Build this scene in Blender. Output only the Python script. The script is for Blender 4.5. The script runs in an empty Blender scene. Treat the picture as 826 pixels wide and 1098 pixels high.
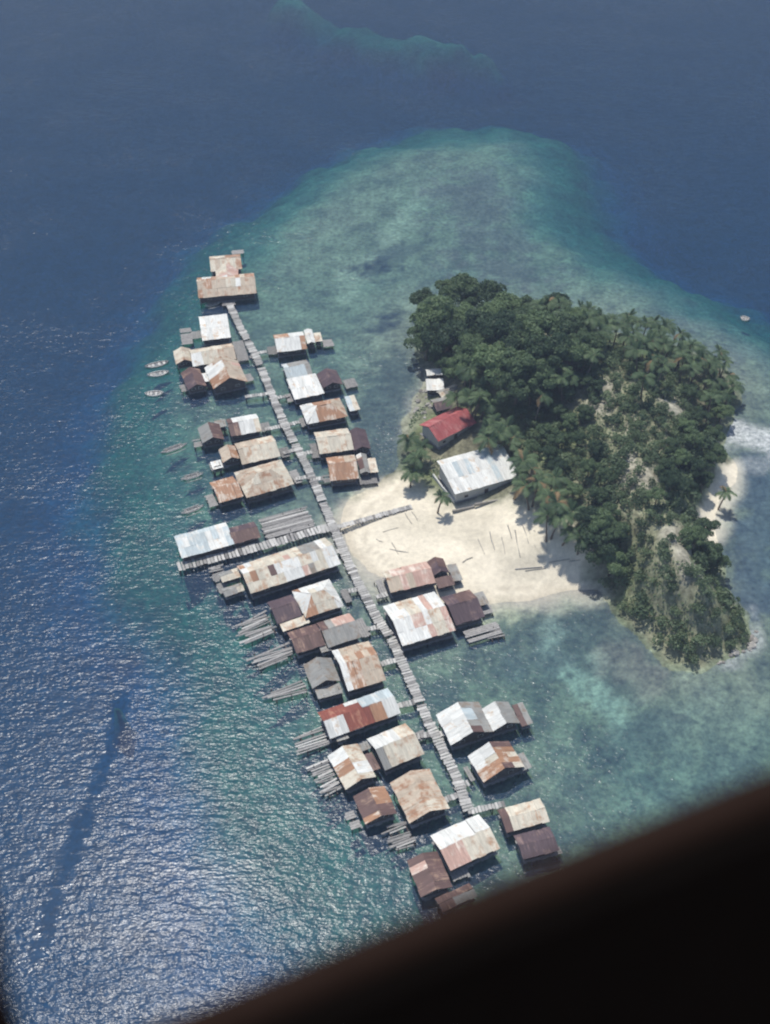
import bpy, math, random
import numpy as np
from mathutils import Vector, Matrix

random.seed(11)
rng = np.random.default_rng(11)
S = bpy.context.scene
COL = S.collection

# ------------------------------------------------------------------ camera
CAM_H, PITCH, FPX = 180.0, math.radians(44.0), 1300.0
CX, CY, IMG_H = 413.0, 549.0, 1098.0
cam = bpy.data.cameras.new('camera')
camo = bpy.data.objects.new('camera', cam)
COL.objects.link(camo)
camo.location = (0, 0, CAM_H)
camo.rotation_euler = (math.pi / 2 - PITCH, 0, 0)
cam.sensor_fit = 'VERTICAL'
cam.sensor_height = 36.0
cam.lens = 36.0 * FPX / IMG_H
cam.clip_start = 0.05
cam.clip_end = 20000
cam.dof.use_dof = True
cam.dof.focus_distance = 12.5        # the snapshot is a little soft
cam.dof.aperture_fstop = 2.4
S.camera = camo

# ------------------------------------------------------------------ world, sun, exposure
SUN_EL, SUN_AZ = math.radians(68), math.radians(-22)     # azimuth from +Y, to the left
w = bpy.data.worlds.new('World'); S.world = w
w.use_nodes = True
nt = w.node_tree
sky = nt.nodes.new('ShaderNodeTexSky')
sky.sky_type = 'NISHITA'; sky.sun_disc = False
sky.sun_elevation = SUN_EL; sky.sun_rotation = SUN_AZ
nt.links.new(sky.outputs[0], nt.nodes['Background'].inputs[0])
nt.nodes['Background'].inputs[1].default_value = 0.115
sun = bpy.data.lights.new('sun', 'SUN')
sun.energy = 4.0; sun.angle = math.radians(0.5); sun.color = (1.0, 0.95, 0.87)
suno = bpy.data.objects.new('sun', sun); COL.objects.link(suno)
sdir = Vector((math.sin(SUN_AZ) * math.cos(SUN_EL), math.cos(SUN_AZ) * math.cos(SUN_EL), math.sin(SUN_EL)))
suno.rotation_euler = (-sdir).to_track_quat('-Z', 'Y').to_euler()
suno.location = (0, 0, 250)
S.view_settings.view_transform = 'Standard'
S.view_settings.look = 'None'
S.view_settings.exposure = 0.0
S.view_settings.gamma = 1.0
S.view_settings.use_curve_mapping = False
S.render.engine = 'CYCLES'
S.cycles.use_denoising = True
S.cycles.max_bounces = 5
S.cycles.transparent_max_bounces = 12
S.cycles.volume_bounces = 0
S.cycles.sample_clamp_indirect = 4.0

# ------------------------------------------------------------------ pixel -> place
SN, CS = math.sin(PITCH), math.cos(PITCH)
def P(px, py, z=0.0):
    """photo pixel to the point of the level plane z that it shows"""
    a = (px - CX) / FPX; b = -(py - CY) / FPX
    dx, dy, dz = a, CS + b * SN, -SN + b * CS
    t = (z - CAM_H) / dz
    return Vector((dx * t, dy * t, z))
ZONES = {1: (140, 250, 5.1625), 2: (270, 330, 5.1625), 3: (150, 430, 4.347), 4: (220, 560, 4.13), 5: (300, 720, 4.13),
         6: (390, 580, 3.591), 7: (420, 730, 4.13), 8: (360, 380, 2.753), 0: (0, 0, 1.0), 9: (400, 380, 5.1625), 10: (180, 540, 4.13)}
def ZP(zone, q, z=0.0):
    ox, oy, s = ZONES[zone]
    return P(ox + q[0] / s, oy + q[1] / s, z)

# ------------------------------------------------------------------ helpers
def tag(o, label=None, cat=None, group=None, kind=None):
    if label: o['label'] = label
    if cat: o['category'] = cat
    if group: o['group'] = group
    if kind: o['kind'] = kind
    return o
def link(name, me, parent=None, mat=None):
    o = bpy.data.objects.new(name, me)
    COL.objects.link(o)
    if parent is not None: o.parent = parent
    if mat is not None and me is not None and not me.materials: me.materials.append(mat)
    return o
def empty(name, loc, rz=0.0):
    o = bpy.data.objects.new(name, None); COL.objects.link(o)
    o.location = loc; o.rotation_euler = (0, 0, rz); o.empty_display_size = 0.3
    return o
def mesh(name, vs, fs, mat=None, smooth=False):
    me = bpy.data.meshes.new(name)
    me.from_pydata([tuple(v) for v in vs], [], fs)
    if mat: me.materials.append(mat)
    if smooth: me.polygons.foreach_set('use_smooth', [True] * len(me.polygons))
    me.update()
    return me
class MB:
    def __init__(s): s.v = []; s.f = []
    def add(s, vs, fs):
        n = len(s.v); s.v += [tuple(v) for v in vs]; s.f += [tuple(i + n for i in f) for f in fs]
    def box(s, c, size, rz=0.0, taper=1.0):
        hx, hy, hz = size[0] / 2, size[1] / 2, size[2] / 2
        ca, sa = math.cos(rz), math.sin(rz); vs = []
        for z, k in ((-hz, 1.0), (hz, taper)):
            for x, y in ((-hx, -hy), (hx, -hy), (hx, hy), (-hx, hy)):
                x *= k; y *= k
                vs.append((c[0] + x * ca - y * sa, c[1] + x * sa + y * ca, c[2] + z))
        s.add(vs, [(3, 2, 1, 0), (4, 5, 6, 7), (0, 1, 5, 4), (1, 2, 6, 5), (2, 3, 7, 6), (3, 0, 4, 7)])
    def tube(s, pts, rad, n=6):
        pts = [Vector(p) for p in pts]; rings = []
        for i, p in enumerate(pts):
            d = (pts[min(i + 1, len(pts) - 1)] - pts[max(i - 1, 0)]).normalized()
            a = d.orthogonal().normalized(); b = d.cross(a)
            r = rad[i] if isinstance(rad, (list, tuple)) else rad
            rings.append([p + (a * math.cos(2 * math.pi * k / n) + b * math.sin(2 * math.pi * k / n)) * r for k in range(n)])
        vs = [v for r in rings for v in r]; fs = []
        for i in range(len(pts) - 1):
            for k in range(n):
                fs.append((i * n + k, i * n + (k + 1) % n, (i + 1) * n + (k + 1) % n, (i + 1) * n + k))
        fs.append(tuple(range(n))[::-1]); m = (len(pts) - 1) * n; fs.append(tuple(m + k for k in range(n)))
        s.add(vs, fs)
    def slab(s, poly, th):
        """planar polygon thickened downwards along its normal"""
        poly = [Vector(p) for p in poly]
        nrm = (poly[1] - poly[0]).cross(poly[2] - poly[0])
        if nrm.length < 1e-9: return
        nrm.normalize()
        if nrm.z < 0: poly.reverse(); nrm = -nrm
        n = len(poly)
        vs = list(poly) + [p - nrm * th for p in poly]
        fs = [tuple(range(n)), tuple(range(2 * n - 1, n - 1, -1))]
        fs += [(i, n + i, n + (i + 1) % n, (i + 1) % n) for i in range(n)]
        s.add(vs, fs)
    def mesh(s, name, mat=None, smooth=False): return mesh(name, s.v, s.f, mat, smooth)

# ------------------------------------------------------------------ materials
def nodes(name):
    m = bpy.data.materials.new(name); m.use_nodes = True
    t = m.node_tree; b = t.nodes['Principled BSDF']
    return m, t, b
def N(t, typ, **kw):
    n = t.nodes.new(typ)
    for k, v in kw.items(): setattr(n, k, v)
    return n
def pos(t, scale=(1, 1, 1)):
    g = N(t, 'ShaderNodeNewGeometry'); mp = N(t, 'ShaderNodeMapping')
    mp.inputs['Scale'].default_value = scale
    t.links.new(g.outputs['Position'], mp.inputs['Vector'])
    return mp.outputs[0]
def noise(t, vec, scale, detail=4, rough=0.6):
    n = N(t, 'ShaderNodeTexNoise'); n.inputs['Scale'].default_value = scale
    n.inputs['Detail'].default_value = detail; n.inputs['Roughness'].default_value = rough
    t.links.new(vec, n.inputs['Vector']); return n.outputs['Fac']
def ramp(t, fac, stops):
    r = N(t, 'ShaderNodeValToRGB'); e = r.color_ramp.elements
    while len(e) < len(stops): e.new(0.5)
    for el, (p, c) in zip(e, stops):
        el.position = p; el.color = (*c, 1) if not isinstance(c, (int, float)) else (c, c, c, 1)
    t.links.new(fac, r.inputs[0]); return r.outputs[0]
def mix(t, fac, a, b, blend='MIX'):
    m = N(t, 'ShaderNodeMix', data_type='RGBA', blend_type=blend)
    for i, val in ((0, fac), (6, a), (7, b)):
        if isinstance(val, bpy.types.NodeSocket): t.links.new(val, m.inputs[i])
        elif isinstance(val, (int, float)): m.inputs[i].default_value = val
        else: m.inputs[i].default_value = (*val, 1)
    return m.outputs[2]
def math_(t, op, a, b=0.0):
    m = N(t, 'ShaderNodeMath', operation=op)
    for i, val in ((0, a), (1, b)):
        if isinstance(val, bpy.types.NodeSocket): t.links.new(val, m.inputs[i])
        else: m.inputs[i].default_value = val
    return m.outputs[0]
def attr(t, name):
    a = N(t, 'ShaderNodeAttribute', attribute_name=name); return a

def roof_mat(name, base, stain, lo=0.5, hi=0.62, rough=0.6, metal=0.0, seed=0.0):
    m, t, b = nodes(name)
    v = pos(t); n1 = noise(t, v, 0.55, 5, 0.65)
    tc = N(t, 'ShaderNodeTexCoord'); sx = N(t, 'ShaderNodeSeparateXYZ'); t.links.new(tc.outputs['Normal'], sx.inputs[0])
    side = math_(t, 'GREATER_THAN', math_(t, 'ABSOLUTE', sx.outputs[0]), math_(t, 'ABSOLUTE', sx.outputs[1]))
    ma = N(t, 'ShaderNodeMapping'); ma.inputs['Scale'].default_value = (3.2, .4, .4); t.links.new(tc.outputs['Object'], ma.inputs[0])
    mb_ = N(t, 'ShaderNodeMapping'); mb_.inputs['Scale'].default_value = (.4, 3.2, .4); t.links.new(tc.outputs['Object'], mb_.inputs[0])
    vs_ = mix(t, side, ma.outputs[0], mb_.outputs[0])
    n2 = noise(t, vs_, 1.0, 4, 0.65)
    oi = N(t, 'ShaderNodeObjectInfo')
    f = math_(t, 'ADD', n1, math_(t, 'MULTIPLY', math_(t, 'SUBTRACT', oi.outputs['Random'], 0.5), 0.14))
    f = math_(t, 'ADD', f, math_(t, 'MULTIPLY', math_(t, 'SUBTRACT', n2, 0.5), 0.6))
    k = ramp(t, f, [(lo, 0.0), (hi, 1.0)])
    c = mix(t, k, base, stain)
    c = mix(t, 1.0, c, ramp(t, n2, [(0.3, 0.70), (0.7, 1.12)]), 'MULTIPLY')
    vv = math_(t, 'ADD', 0.86, math_(t, 'MULTIPLY', oi.outputs['Random'], 0.24))
    c = mix(t, 1.0, c, vv, 'MULTIPLY')
    t.links.new(c, b.inputs['Base Color'])
    b.inputs['Roughness'].default_value = rough; b.inputs['Metallic'].default_value = metal
    b.inputs['Specular IOR Level'].default_value = 0.3
    return m
ROOF = {
    'white': roof_mat('roof_white', (0.78, 0.79, 0.75), (0.56, 0.45, 0.34), 0.58, 0.72),
    'cream': roof_mat('roof_cream', (0.70, 0.65, 0.53), (0.44, 0.29, 0.19), 0.50, 0.68),
    'tan': roof_mat('roof_tan', (0.58, 0.49, 0.38), (0.36, 0.20, 0.12), 0.50, 0.66),
    'rust': roof_mat('roof_rust', (0.42, 0.235, 0.14), (0.58, 0.49, 0.40), 0.54, 0.66),
    'brown': roof_mat('roof_brown', (0.155, 0.095, 0.085), (0.30, 0.20, 0.15), 0.55, 0.68),
    'dark': roof_mat('roof_dark', (0.105, 0.072, 0.082), (0.19, 0.13, 0.12), 0.54, 0.68),
    'grey': roof_mat('roof_grey', (0.33, 0.33, 0.31), (0.24, 0.20, 0.16), 0.5, 0.66),
    'blue': roof_mat('roof_blue', (0.52, 0.60, 0.62), (0.62, 0.62, 0.58), 0.5, 0.66),
    'pink': roof_mat('roof_pink', (0.58, 0.38, 0.31), (0.66, 0.58, 0.50), 0.5, 0.66),
    'redrust': roof_mat('roof_redrust', (0.27, 0.085, 0.06), (0.36, 0.17, 0.11), 0.55, 0.66),
    'red': roof_mat('roof_red', (0.40, 0.10, 0.10), (0.44, 0.17, 0.16), 0.5, 0.68),
}
def timber(name, c1, c2, sc=2.0):
    m, t, b = nodes(name)
    v = pos(t); n1 = noise(t, v, sc, 5, 0.7); oi = N(t, 'ShaderNodeObjectInfo')
    c = mix(t, ramp(t, n1, [(0.35, 0.0), (0.68, 1.0)]), c1, c2)
    vv = math_(t, 'ADD', 0.72, math_(t, 'MULTIPLY', oi.outputs['Random'], 0.5))
    c = mix(t, 1.0, c, vv, 'MULTIPLY')
    t.links.new(c, b.inputs['Base Color']); b.inputs['Roughness'].default_value = 0.85
    b.inputs['Specular IOR Level'].default_value = 0.2
    return m
WOOD = timber('weathered_wood', (0.22, 0.215, 0.21), (0.35, 0.34, 0.325))
PALEWOOD = timber('pale_wood', (0.40, 0.395, 0.38), (0.56, 0.55, 0.52))
DARKWOOD = timber('dark_wood', (0.06, 0.048, 0.042), (0.12, 0.095, 0.08))
WALLW = timber('wall_boards', (0.075, 0.064, 0.060), (0.13, 0.11, 0.10), 1.2)
PALEWALL = timber('pale_wall', (0.42, 0.43, 0.42), (0.52, 0.52, 0.49), 1.0)
BARK = timber('bark', (0.14, 0.11, 0.085), (0.25, 0.21, 0.17), 3.0)
STONE = timber('stone', (0.24, 0.23, 0.21), (0.42, 0.40, 0.36), 1.5)
def leaf_mat(name, lo, hi, trans):
    m, t, b = nodes(name)
    v = pos(t); n1 = noise(t, v, 0.35, 3, 0.6); n2 = noise(t, v, 1.7, 2); oi = N(t, 'ShaderNodeObjectInfo')
    f = math_(t, 'ADD', math_(t, 'MULTIPLY', n1, 0.5), math_(t, 'MULTIPLY', oi.outputs['Random'], 0.65))
    f = math_(t, 'ADD', f, math_(t, 'MULTIPLY', math_(t, 'SUBTRACT', n2, 0.5), 0.5))
    c = mix(t, ramp(t, f, [(0.25, 0.0), (0.9, 1.0)]), lo, hi)
    t.links.new(c, b.inputs['Base Color']); b.inputs['Roughness'].default_value = 0.55
    b.inputs['Specular IOR Level'].default_value = 0.25
    tr = N(t, 'ShaderNodeBsdfTranslucent'); t.links.new(c, tr.inputs[0])
    ms = N(t, 'ShaderNodeMixShader'); ms.inputs[0].default_value = trans
    t.links.new(b.outputs[0], ms.inputs[1]); t.links.new(tr.outputs[0], ms.inputs[2])
    t.links.new(ms.outputs[0], t.nodes['Material Output'].inputs[0])
    return m
LEAF = leaf_mat('leaf_broad', (0.055, 0.098, 0.056), (0.20, 0.285, 0.14), 0.42)
LEAFP = leaf_mat('leaf_palm', (0.062, 0.110, 0.056), (0.155, 0.225, 0.112), 0.38)
LEAFS = leaf_mat('leaf_shrub', (0.075, 0.120, 0.066), (0.185, 0.25, 0.135), 0.38)

# ------------------------------------------------------------------ fields: island, hill, reef
def poly(pts, z=0.0): return np.array([P(x, y, z)[:2] for x, y in pts])
def sdf(X, Y, pl, closed=True):
    """distance to outline, negative inside"""
    d = np.full(X.shape, 1e9); ins = np.zeros(X.shape, bool); n = len(pl)
    for i in range(n if closed else n - 1):
        ax, ay = pl[i]; bx, by = pl[(i + 1) % n]
        ex, ey = bx - ax, by - ay
        tt = np.clip(((X - ax) * ex + (Y - ay) * ey) / (ex * ex + ey * ey + 1e-9), 0, 1)
        d = np.minimum(d, np.hypot(X - ax - tt * ex, Y - ay - tt * ey))
        if closed and abs(ey) > 1e-9:
            c = ((ay > Y) != (by > Y)) & (X < ex * (Y - ay) / ey + ax)
            ins ^= c
    return np.where(ins, -d, d) if closed else d
_grids = {}
def vnoise(X, Y, scale, seed, octs=3):
    out = np.zeros(X.shape); amp = 1.0; tot = 0
    for o in range(octs):
        g = _grids.setdefault((seed, o), np.random.default_rng(seed * 7 + o).random((257, 257)))
        x = (X / scale * 2 ** o + 128) % 256; y = (Y / scale * 2 ** o) % 256
        xi = x.astype(int); yi = y.astype(int); fx = x - xi; fy = y - yi
        fx = fx * fx * (3 - 2 * fx); fy = fy * fy * (3 - 2 * fy)
        out += amp * ((g[xi, yi] * (1 - fx) + g[xi + 1, yi] * fx) * (1 - fy) + (g[xi, yi + 1] * (1 - fx) + g[xi + 1, yi + 1] * fx) * fy)
        tot += amp; amp *= 0.55
    return out / tot
def sstep(a, b, x):
    t = np.clip((x - a) / (b - a), 0, 1); return t * t * (3 - 2 * t)
ISL = poly([(368, 560), (374, 590), (392, 612), (440, 640), (500, 645), (545, 642), (600, 636), (640, 632), (655, 655), (690, 690), (715, 708),
            (752, 722), (790, 708), (815, 690), (806, 662), (792, 640), (778, 622), (772, 590), (770, 560), (776, 535), (787, 515), (788, 500),
            (776, 480), (782, 455), (794, 430), (790, 408), (765, 385), (720, 366), (660, 354), (590, 348), (530, 340), (480, 338), (455, 355),
            (449, 380), (456, 405), (446, 430), (430, 450), (424, 480), (424, 505), (405, 520), (380, 535)])
CREST = poly([(610, 385), (655, 405), (685, 440), (680, 495), (705, 535), (728, 590), (755, 645)], 13)
REEF = poly([(135, 430), (150, 390), (175, 340), (205, 290), (235, 245), (280, 205), (335, 165), (400, 138), (470, 125), (540, 122), (592, 132),
             (606, 160), (603, 200), (640, 243), (700, 280), (760, 310), (826, 350), (1000, 430), (1000, 1300), (560, 1300), (470, 1060),
             (400, 930), (330, 820), (285, 740), (250, 670), (215, 620), (175, 570), (145, 520), (130, 470)])
BANK = poly([(310, -14), (370, 10), (430, 26), (520, 38)])
BEACH = poly([(350, 560), (395, 520), (432, 512), (455, 522), (475, 545), (545, 545), (580, 572), (618, 592), (636, 606), (634, 640), (500, 655), (400, 640)])
EBEACH = poly([(752, 545), (768, 510), (792, 495), (795, 520), (780, 560), (765, 590), (735, 608), (738, 590)])
NWSH = poly([(424, 470), (440, 430), (455, 395), (470, 395), (478, 430), (455, 455), (440, 475)])
def height(X, Y):
    X = np.asarray(X, float); Y = np.asarray(Y, float)
    wob = (vnoise(X, Y, 9, 3) - 0.5) * 4.5
    di = sdf(X, Y, ISL) + wob
    beach = sstep(6, -4, sdf(X, Y, BEACH))
    dc = sdf(X, Y, CREST, False)
    inn = np.maximum(-di, 0)
    hill = 11.0 * np.exp(-(dc / 21.0) ** 2) * sstep(0, 13, inn) + 0.8 * (vnoise(X, Y, 7, 5) - 0.5) * sstep(4, 14, inn)
    land = np.minimum(inn * 0.11, 1.1 - 0.1 * beach) + hill
    dr = 7.0 + 6.0 * sstep(-20, -70, X) + sdf(X, Y, REEF) + (vnoise(X, Y, 30, 4) - 0.5) * 15 + (vnoise(X, Y, 8, 14) - 0.5) * 9
    db = sdf(X, Y, BANK, False)
    out = np.maximum(di, 0)
    rd = 1.15 + 0.7 * (vnoise(X, Y, 22, 8) - 0.35)
    shelf = -np.minimum(out * 0.055, rd)
    lowside = sstep(240, 120, Y)
    deep = sstep(-22, 46 + 10 * lowside, dr) ** 1.5
    z = np.where(di < 0, land, shelf) - deep * 21.0
    z += 18.0 * np.exp(-((db + (vnoise(X, Y, 14, 15) - .5) * 14) / 10.0) ** 2) * (0.75 + 0.25 * sstep(0.3, 0.6, vnoise(X, Y, 20, 16))) * deep
    ch = P(120, 735); dch = np.hypot(X - ch.x, (Y - ch.y) * 1.5)
    z += 0.0 + 20 * np.exp(-(dch / 1.6) ** 2) * deep * 0.82
    return z
_gx, _gy = np.arange(-190, 191, 1.0), np.arange(55, 521, 1.0)
_GX, _GY = np.meshgrid(_gx, _gy); _GZ = height(_GX, _GY); _GI = sdf(_GX, _GY, ISL)
def _bil(G, x, y):
    fx, fy = min(max(x + 190, 0), 379.99), min(max(y - 55, 0), 464.99); i, j = int(fx), int(fy); fx -= i; fy -= j
    return float((G[j, i] * (1 - fx) + G[j, i + 1] * fx) * (1 - fy) + (G[j + 1, i] * (1 - fx) + G[j + 1, i + 1] * fx) * fy)
def ground_z(x, y): return _bil(_GZ, x, y)
def PG(px, py, z0=1.5):
    """photo pixel to the point of the terrain that it shows"""
    z = z0
    for _ in range(6):
        p = P(px, py, z); z = 0.5 * z + 0.5 * max(ground_z(p.x, p.y), 0.0)
    p = P(px, py, z); return Vector((p.x, p.y, ground_z(p.x, p.y)))

# ------------------------------------------------------------------ terrain: seabed and island as one sheet
def axis(lo, hi, step, far):
    a = list(np.arange(lo, hi + 1e-6, step)); e = []
    d = 20.0; x = hi
    while x < far: x += d; d *= 1.7; e.append(x)
    f = []; d = 20.0; x = lo
    while x > -far: x -= d; d *= 1.7; f.append(x)
    return np.array(f[::-1] + a + e)
def grid_mesh(name, xs, ys, zf):
    X, Y = np.meshgrid(xs, ys); Z = zf(X, Y) if zf else np.zeros(X.shape)
    nx, ny = len(xs), len(ys)
    co = np.stack([X, Y, Z], -1).reshape(-1, 3).astype(np.float32)
    i = np.arange(nx * ny).reshape(ny, nx)
    q = np.stack([i[:-1, :-1], i[:-1, 1:], i[1:, 1:], i[1:, :-1]], -1).reshape(-1, 4).astype(np.int32)
    me = bpy.data.meshes.new(name)
    me.vertices.add(len(co)); me.vertices.foreach_set('co', co.ravel())
    me.loops.add(q.size); me.loops.foreach_set('vertex_index', q.ravel())
    me.polygons.add(len(q)); me.polygons.foreach_set('loop_start', np.arange(0, q.size, 4, dtype=np.int32))
    me.polygons.foreach_set('use_smooth', np.ones(len(q), bool))
    me.update(calc_edges=True)
    return me, X.ravel(), Y.ravel(), Z.ravel()
tme, X, Y, Z = grid_mesh('terrain', axis(-190, 190, 1.1, 5500), axis(55, 520, 1.1, 5500), height)
def blob(pts, r, z=0.0):
    """soft mask round a row of photo points, r in metres"""
    r = r * 1.22; pl = poly(pts, z)
    wob = (vnoise(X, Y, 6, 21) - 0.5) * r * 1.7 + (vnoise(X, Y, 2.2, 22) - 0.5) * r * 1.3
    d = (np.hypot(X - pl[0][0], Y - pl[0][1]) if len(pl) == 1 else sdf(X, Y, pl, False)) + wob
    return sstep(r, r * 0.3, d)
def lay(c, m, col):
    m = m[:, None]; return c * (1 - m) + np.array(col) * m
n1 = vnoise(X, Y, 14, 31, 4); n2 = vnoise(X, Y, 4, 32, 4); n3 = vnoise(X, Y, 40, 33, 3)
c = np.tile(np.array([0.215, 0.265, 0.175]), (len(X), 1))                    # weed-grown reef flat
c = lay(c, sstep(0.46, 0.70, n1 * 0.6 + n2 * 0.4) * 0.8, (0.29, 0.335, 0.235))
c = lay(c, sstep(0.52, 0.36, n2 * 0.6 + n1 * 0.4) * 0.75, (0.075, 0.098, 0.080))
north = sstep(190, 260, Y)
c = lay(c, north * 0.5 * (0.4 + 0.6 * n2), (0.265, 0.295, 0.225))
for pts, r, col, a in [
    ([(330, 560), (380, 520), (425, 440)], 9, (0.20, 0.25, 0.21), .5),
    ([(455, 200), (430, 235), (400, 275), (372, 318)], 4.0, (0.46, 0.50, 0.38), .55),
    ([(300, 260), (380, 210), (450, 190)], 13, (0.33, 0.35, 0.26), .45),
    ([(500, 200), (540, 250), (545, 285)], 14, (0.17, 0.160, 0.145), .75),
    ([(580, 150), (560, 190)], 11, (0.19, 0.20, 0.18), .6),
    ([(600, 230), (680, 280), (760, 330), (830, 380)], 11, (0.18, 0.20, 0.18), .6),
    ([(408, 285)], 5.5, (0.045, 0.058, 0.055), 1.0),
    ([(396, 268), (450, 262)], 2.6, (0.12, 0.14, 0.12), .7),
    ([(412, 340)], 4.8, (0.055, 0.070, 0.065), 1.0),
    ([(435, 385), (415, 410), (405, 440), (425, 470), (412, 505)], 6.0, (0.095, 0.125, 0.095), .9),
    ([(545, 655), (600, 655), (630, 670), (600, 700), (560, 690)], 8, (0.090, 0.122, 0.090), .85),
    ([(640, 690), (660, 720)], 8, (0.10, 0.135, 0.098), .8),
    ([(560, 700), (590, 705)], 4.5, (0.17, 0.22, 0.18), .8),
    ([(625, 735), (655, 755), (668, 778)], 3.3, (0.42, 0.56, 0.44), .8),
    ([(545, 652), (515, 652)], 5.0, (0.66, 0.66, 0.44), .9), ([(385, 600), (372, 575), (376, 545), (395, 525)], 3.2, (0.55, 0.57, 0.40), .8), ([(600, 645), (640, 640)], 2.5, (0.55, 0.55, 0.40), .7),
    ([(590, 682)], 3.5, (0.34, 0.44, 0.36), .7),
    ([(640, 705)], 2.5, (0.40, 0.52, 0.42), .7),
    ([(690, 790), (650, 815)], 7, (0.05, 0.07, 0.06), .9),
    ([(700, 830), (780, 780)], 13, (0.25, 0.32, 0.24), .5),
    ([(810, 500), (812, 560), (818, 620)], 8, (0.10, 0.135, 0.15), .8),
    ([(700, 735), (650, 700)], 4, (0.27, 0.27, 0.20), .7),
    ([(120, 735)], 3, (0.20, 0.17, 0.13), 1.0),
]:
    c = lay(c, blob(pts, r) * a, col)
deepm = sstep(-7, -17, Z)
c = lay(c, deepm, (0.10, 0.18, 0.68))  # blue light scattered by deep water, painted into the floor colour
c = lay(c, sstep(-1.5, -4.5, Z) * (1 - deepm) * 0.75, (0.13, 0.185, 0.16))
sandm = sstep(3.5, -2.5, sdf(X, Y, BEACH) + (n2 - 0.5) * 5)
esand = np.maximum(sstep(2.0, -1.0, sdf(X, Y, EBEACH) + (n2 - 0.5) * 3), 0.30 * sstep(1.5, -1, sdf(X, Y, NWSH) + (n2 - .5) * 5))
c = lay(c, np.maximum(sandm, esand) * (1 - deepm), (0.78, 0.715, 0.575))
wet = sstep(.32, .05, Z) * sandm * 0.5 + sstep(.06, .02, np.abs(Z - .42 - (n2 - .5) * .3)) * sandm * .45
c = lay(c, np.clip(wet, 0, 1), (0.46, 0.41, 0.32))
c = lay(c, sandm * sstep(.5, .66, n1) * sstep(.3, .8, Z) * .45, (0.52, 0.48, 0.38))
soil = sstep(-0.1, 0.5, Z)
hn = vnoise(X, Y, 5, 41, 4)
gcol = np.tile(np.array([0.21, 0.205, 0.14]), (len(X), 1))
gcol = lay(gcol, sstep(0.42, 0.56, hn), (0.16, 0.185, 0.095))
dc = sdf(X, Y, CREST, False)
dry = sstep(15, 4, dc + (hn - 0.5) * 22) * 0.9
gcol = lay(gcol, dry, (0.29, 0.295, 0.195))
for pts, r, z in [([(690, 508), (700, 525)], 2.6, 11), ([(725, 575), (735, 605)], 3.2, 12), ([(680, 440), (677, 480), (672, 520)], 1.3, 13), ([(655, 412), (645, 425)], 3, 13),
                  ([(720, 425), (735, 440)], 4, 11)]:
    gcol = lay(gcol, blob(pts, r, z) * .9, (0.43, 0.41, 0.33))
m = soil * (1 - np.maximum(sandm, esand)); c = c * (1 - m[:, None]) + gcol * m[:, None]
alpha = 1 - 0.72 * np.maximum(sandm, esand)[:, None]
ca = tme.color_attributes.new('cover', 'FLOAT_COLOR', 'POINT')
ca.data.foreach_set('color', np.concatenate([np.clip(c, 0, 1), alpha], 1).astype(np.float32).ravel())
m_, t, b = nodes('terrain_cover')
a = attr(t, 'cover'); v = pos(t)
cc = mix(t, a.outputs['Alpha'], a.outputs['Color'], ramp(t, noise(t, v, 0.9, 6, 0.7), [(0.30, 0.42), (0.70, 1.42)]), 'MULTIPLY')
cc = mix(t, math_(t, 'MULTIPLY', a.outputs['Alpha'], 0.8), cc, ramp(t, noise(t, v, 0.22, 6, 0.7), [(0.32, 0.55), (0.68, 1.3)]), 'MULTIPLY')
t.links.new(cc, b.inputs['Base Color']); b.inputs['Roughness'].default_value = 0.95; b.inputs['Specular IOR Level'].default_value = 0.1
bp = N(t, 'ShaderNodeBump'); bp.inputs['Strength'].default_value = 0.4; bp.inputs['Distance'].default_value = 0.25
t.links.new(noise(t, v, 1.5, 4), bp.inputs['Height']); t.links.new(bp.outputs[0], b.inputs['Normal'])
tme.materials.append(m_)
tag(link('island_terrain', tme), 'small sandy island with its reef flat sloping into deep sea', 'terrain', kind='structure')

# ------------------------------------------------------------------ water: closed body with an even absorption
wx, wy = axis(-190, 190, 1.6, 5400), axis(50, 520, 1.6, 5400)
wme, X, Y, Z = grid_mesh('sea', wx, wy, None)
nx, ny = len(wx), len(wy)
slick = np.zeros(len(X))
for pts, r, a_ in [([(133, 752), (118, 800), (95, 870), (65, 945), (38, 1030)], 1.7, .85), ([(212, 625), (198, 680), (188, 720)], 2.4, .42), ([(20, 900), (0, 960)], 3.0, .42)]:
    pl = poly(pts); d = sdf(X, Y, pl, False) + (vnoise(X, Y, 5, 51) - .5) * 2.5
    slick = np.maximum(slick, a_ * sstep(r + 1.3, r - 1.3, d))
foam = np.zeros(len(X))
for pts, r, a_ in [([(793, 462), (812, 470), (840, 480)], 4.2, 1.0), ([(800, 500), (830, 492)], 2.5, .35), ([(786, 455), (779, 480)], 1.2, .5), ([(806, 655), (812, 690), (780, 712)], 0.9, .6)]:
    pl = poly(pts); d = sdf(X, Y, pl, False) + (vnoise(X, Y, 4, 52) - .5) * 4
    foam = np.maximum(foam, a_ * sstep(r + 1.5, r - 1.5, d))
for nm, arr in (('slick', slick), ('foam', foam)):
    at = wme.attributes.new(nm, 'FLOAT', 'POINT'); at.data.foreach_set('value', arr.astype(np.float32))
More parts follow.
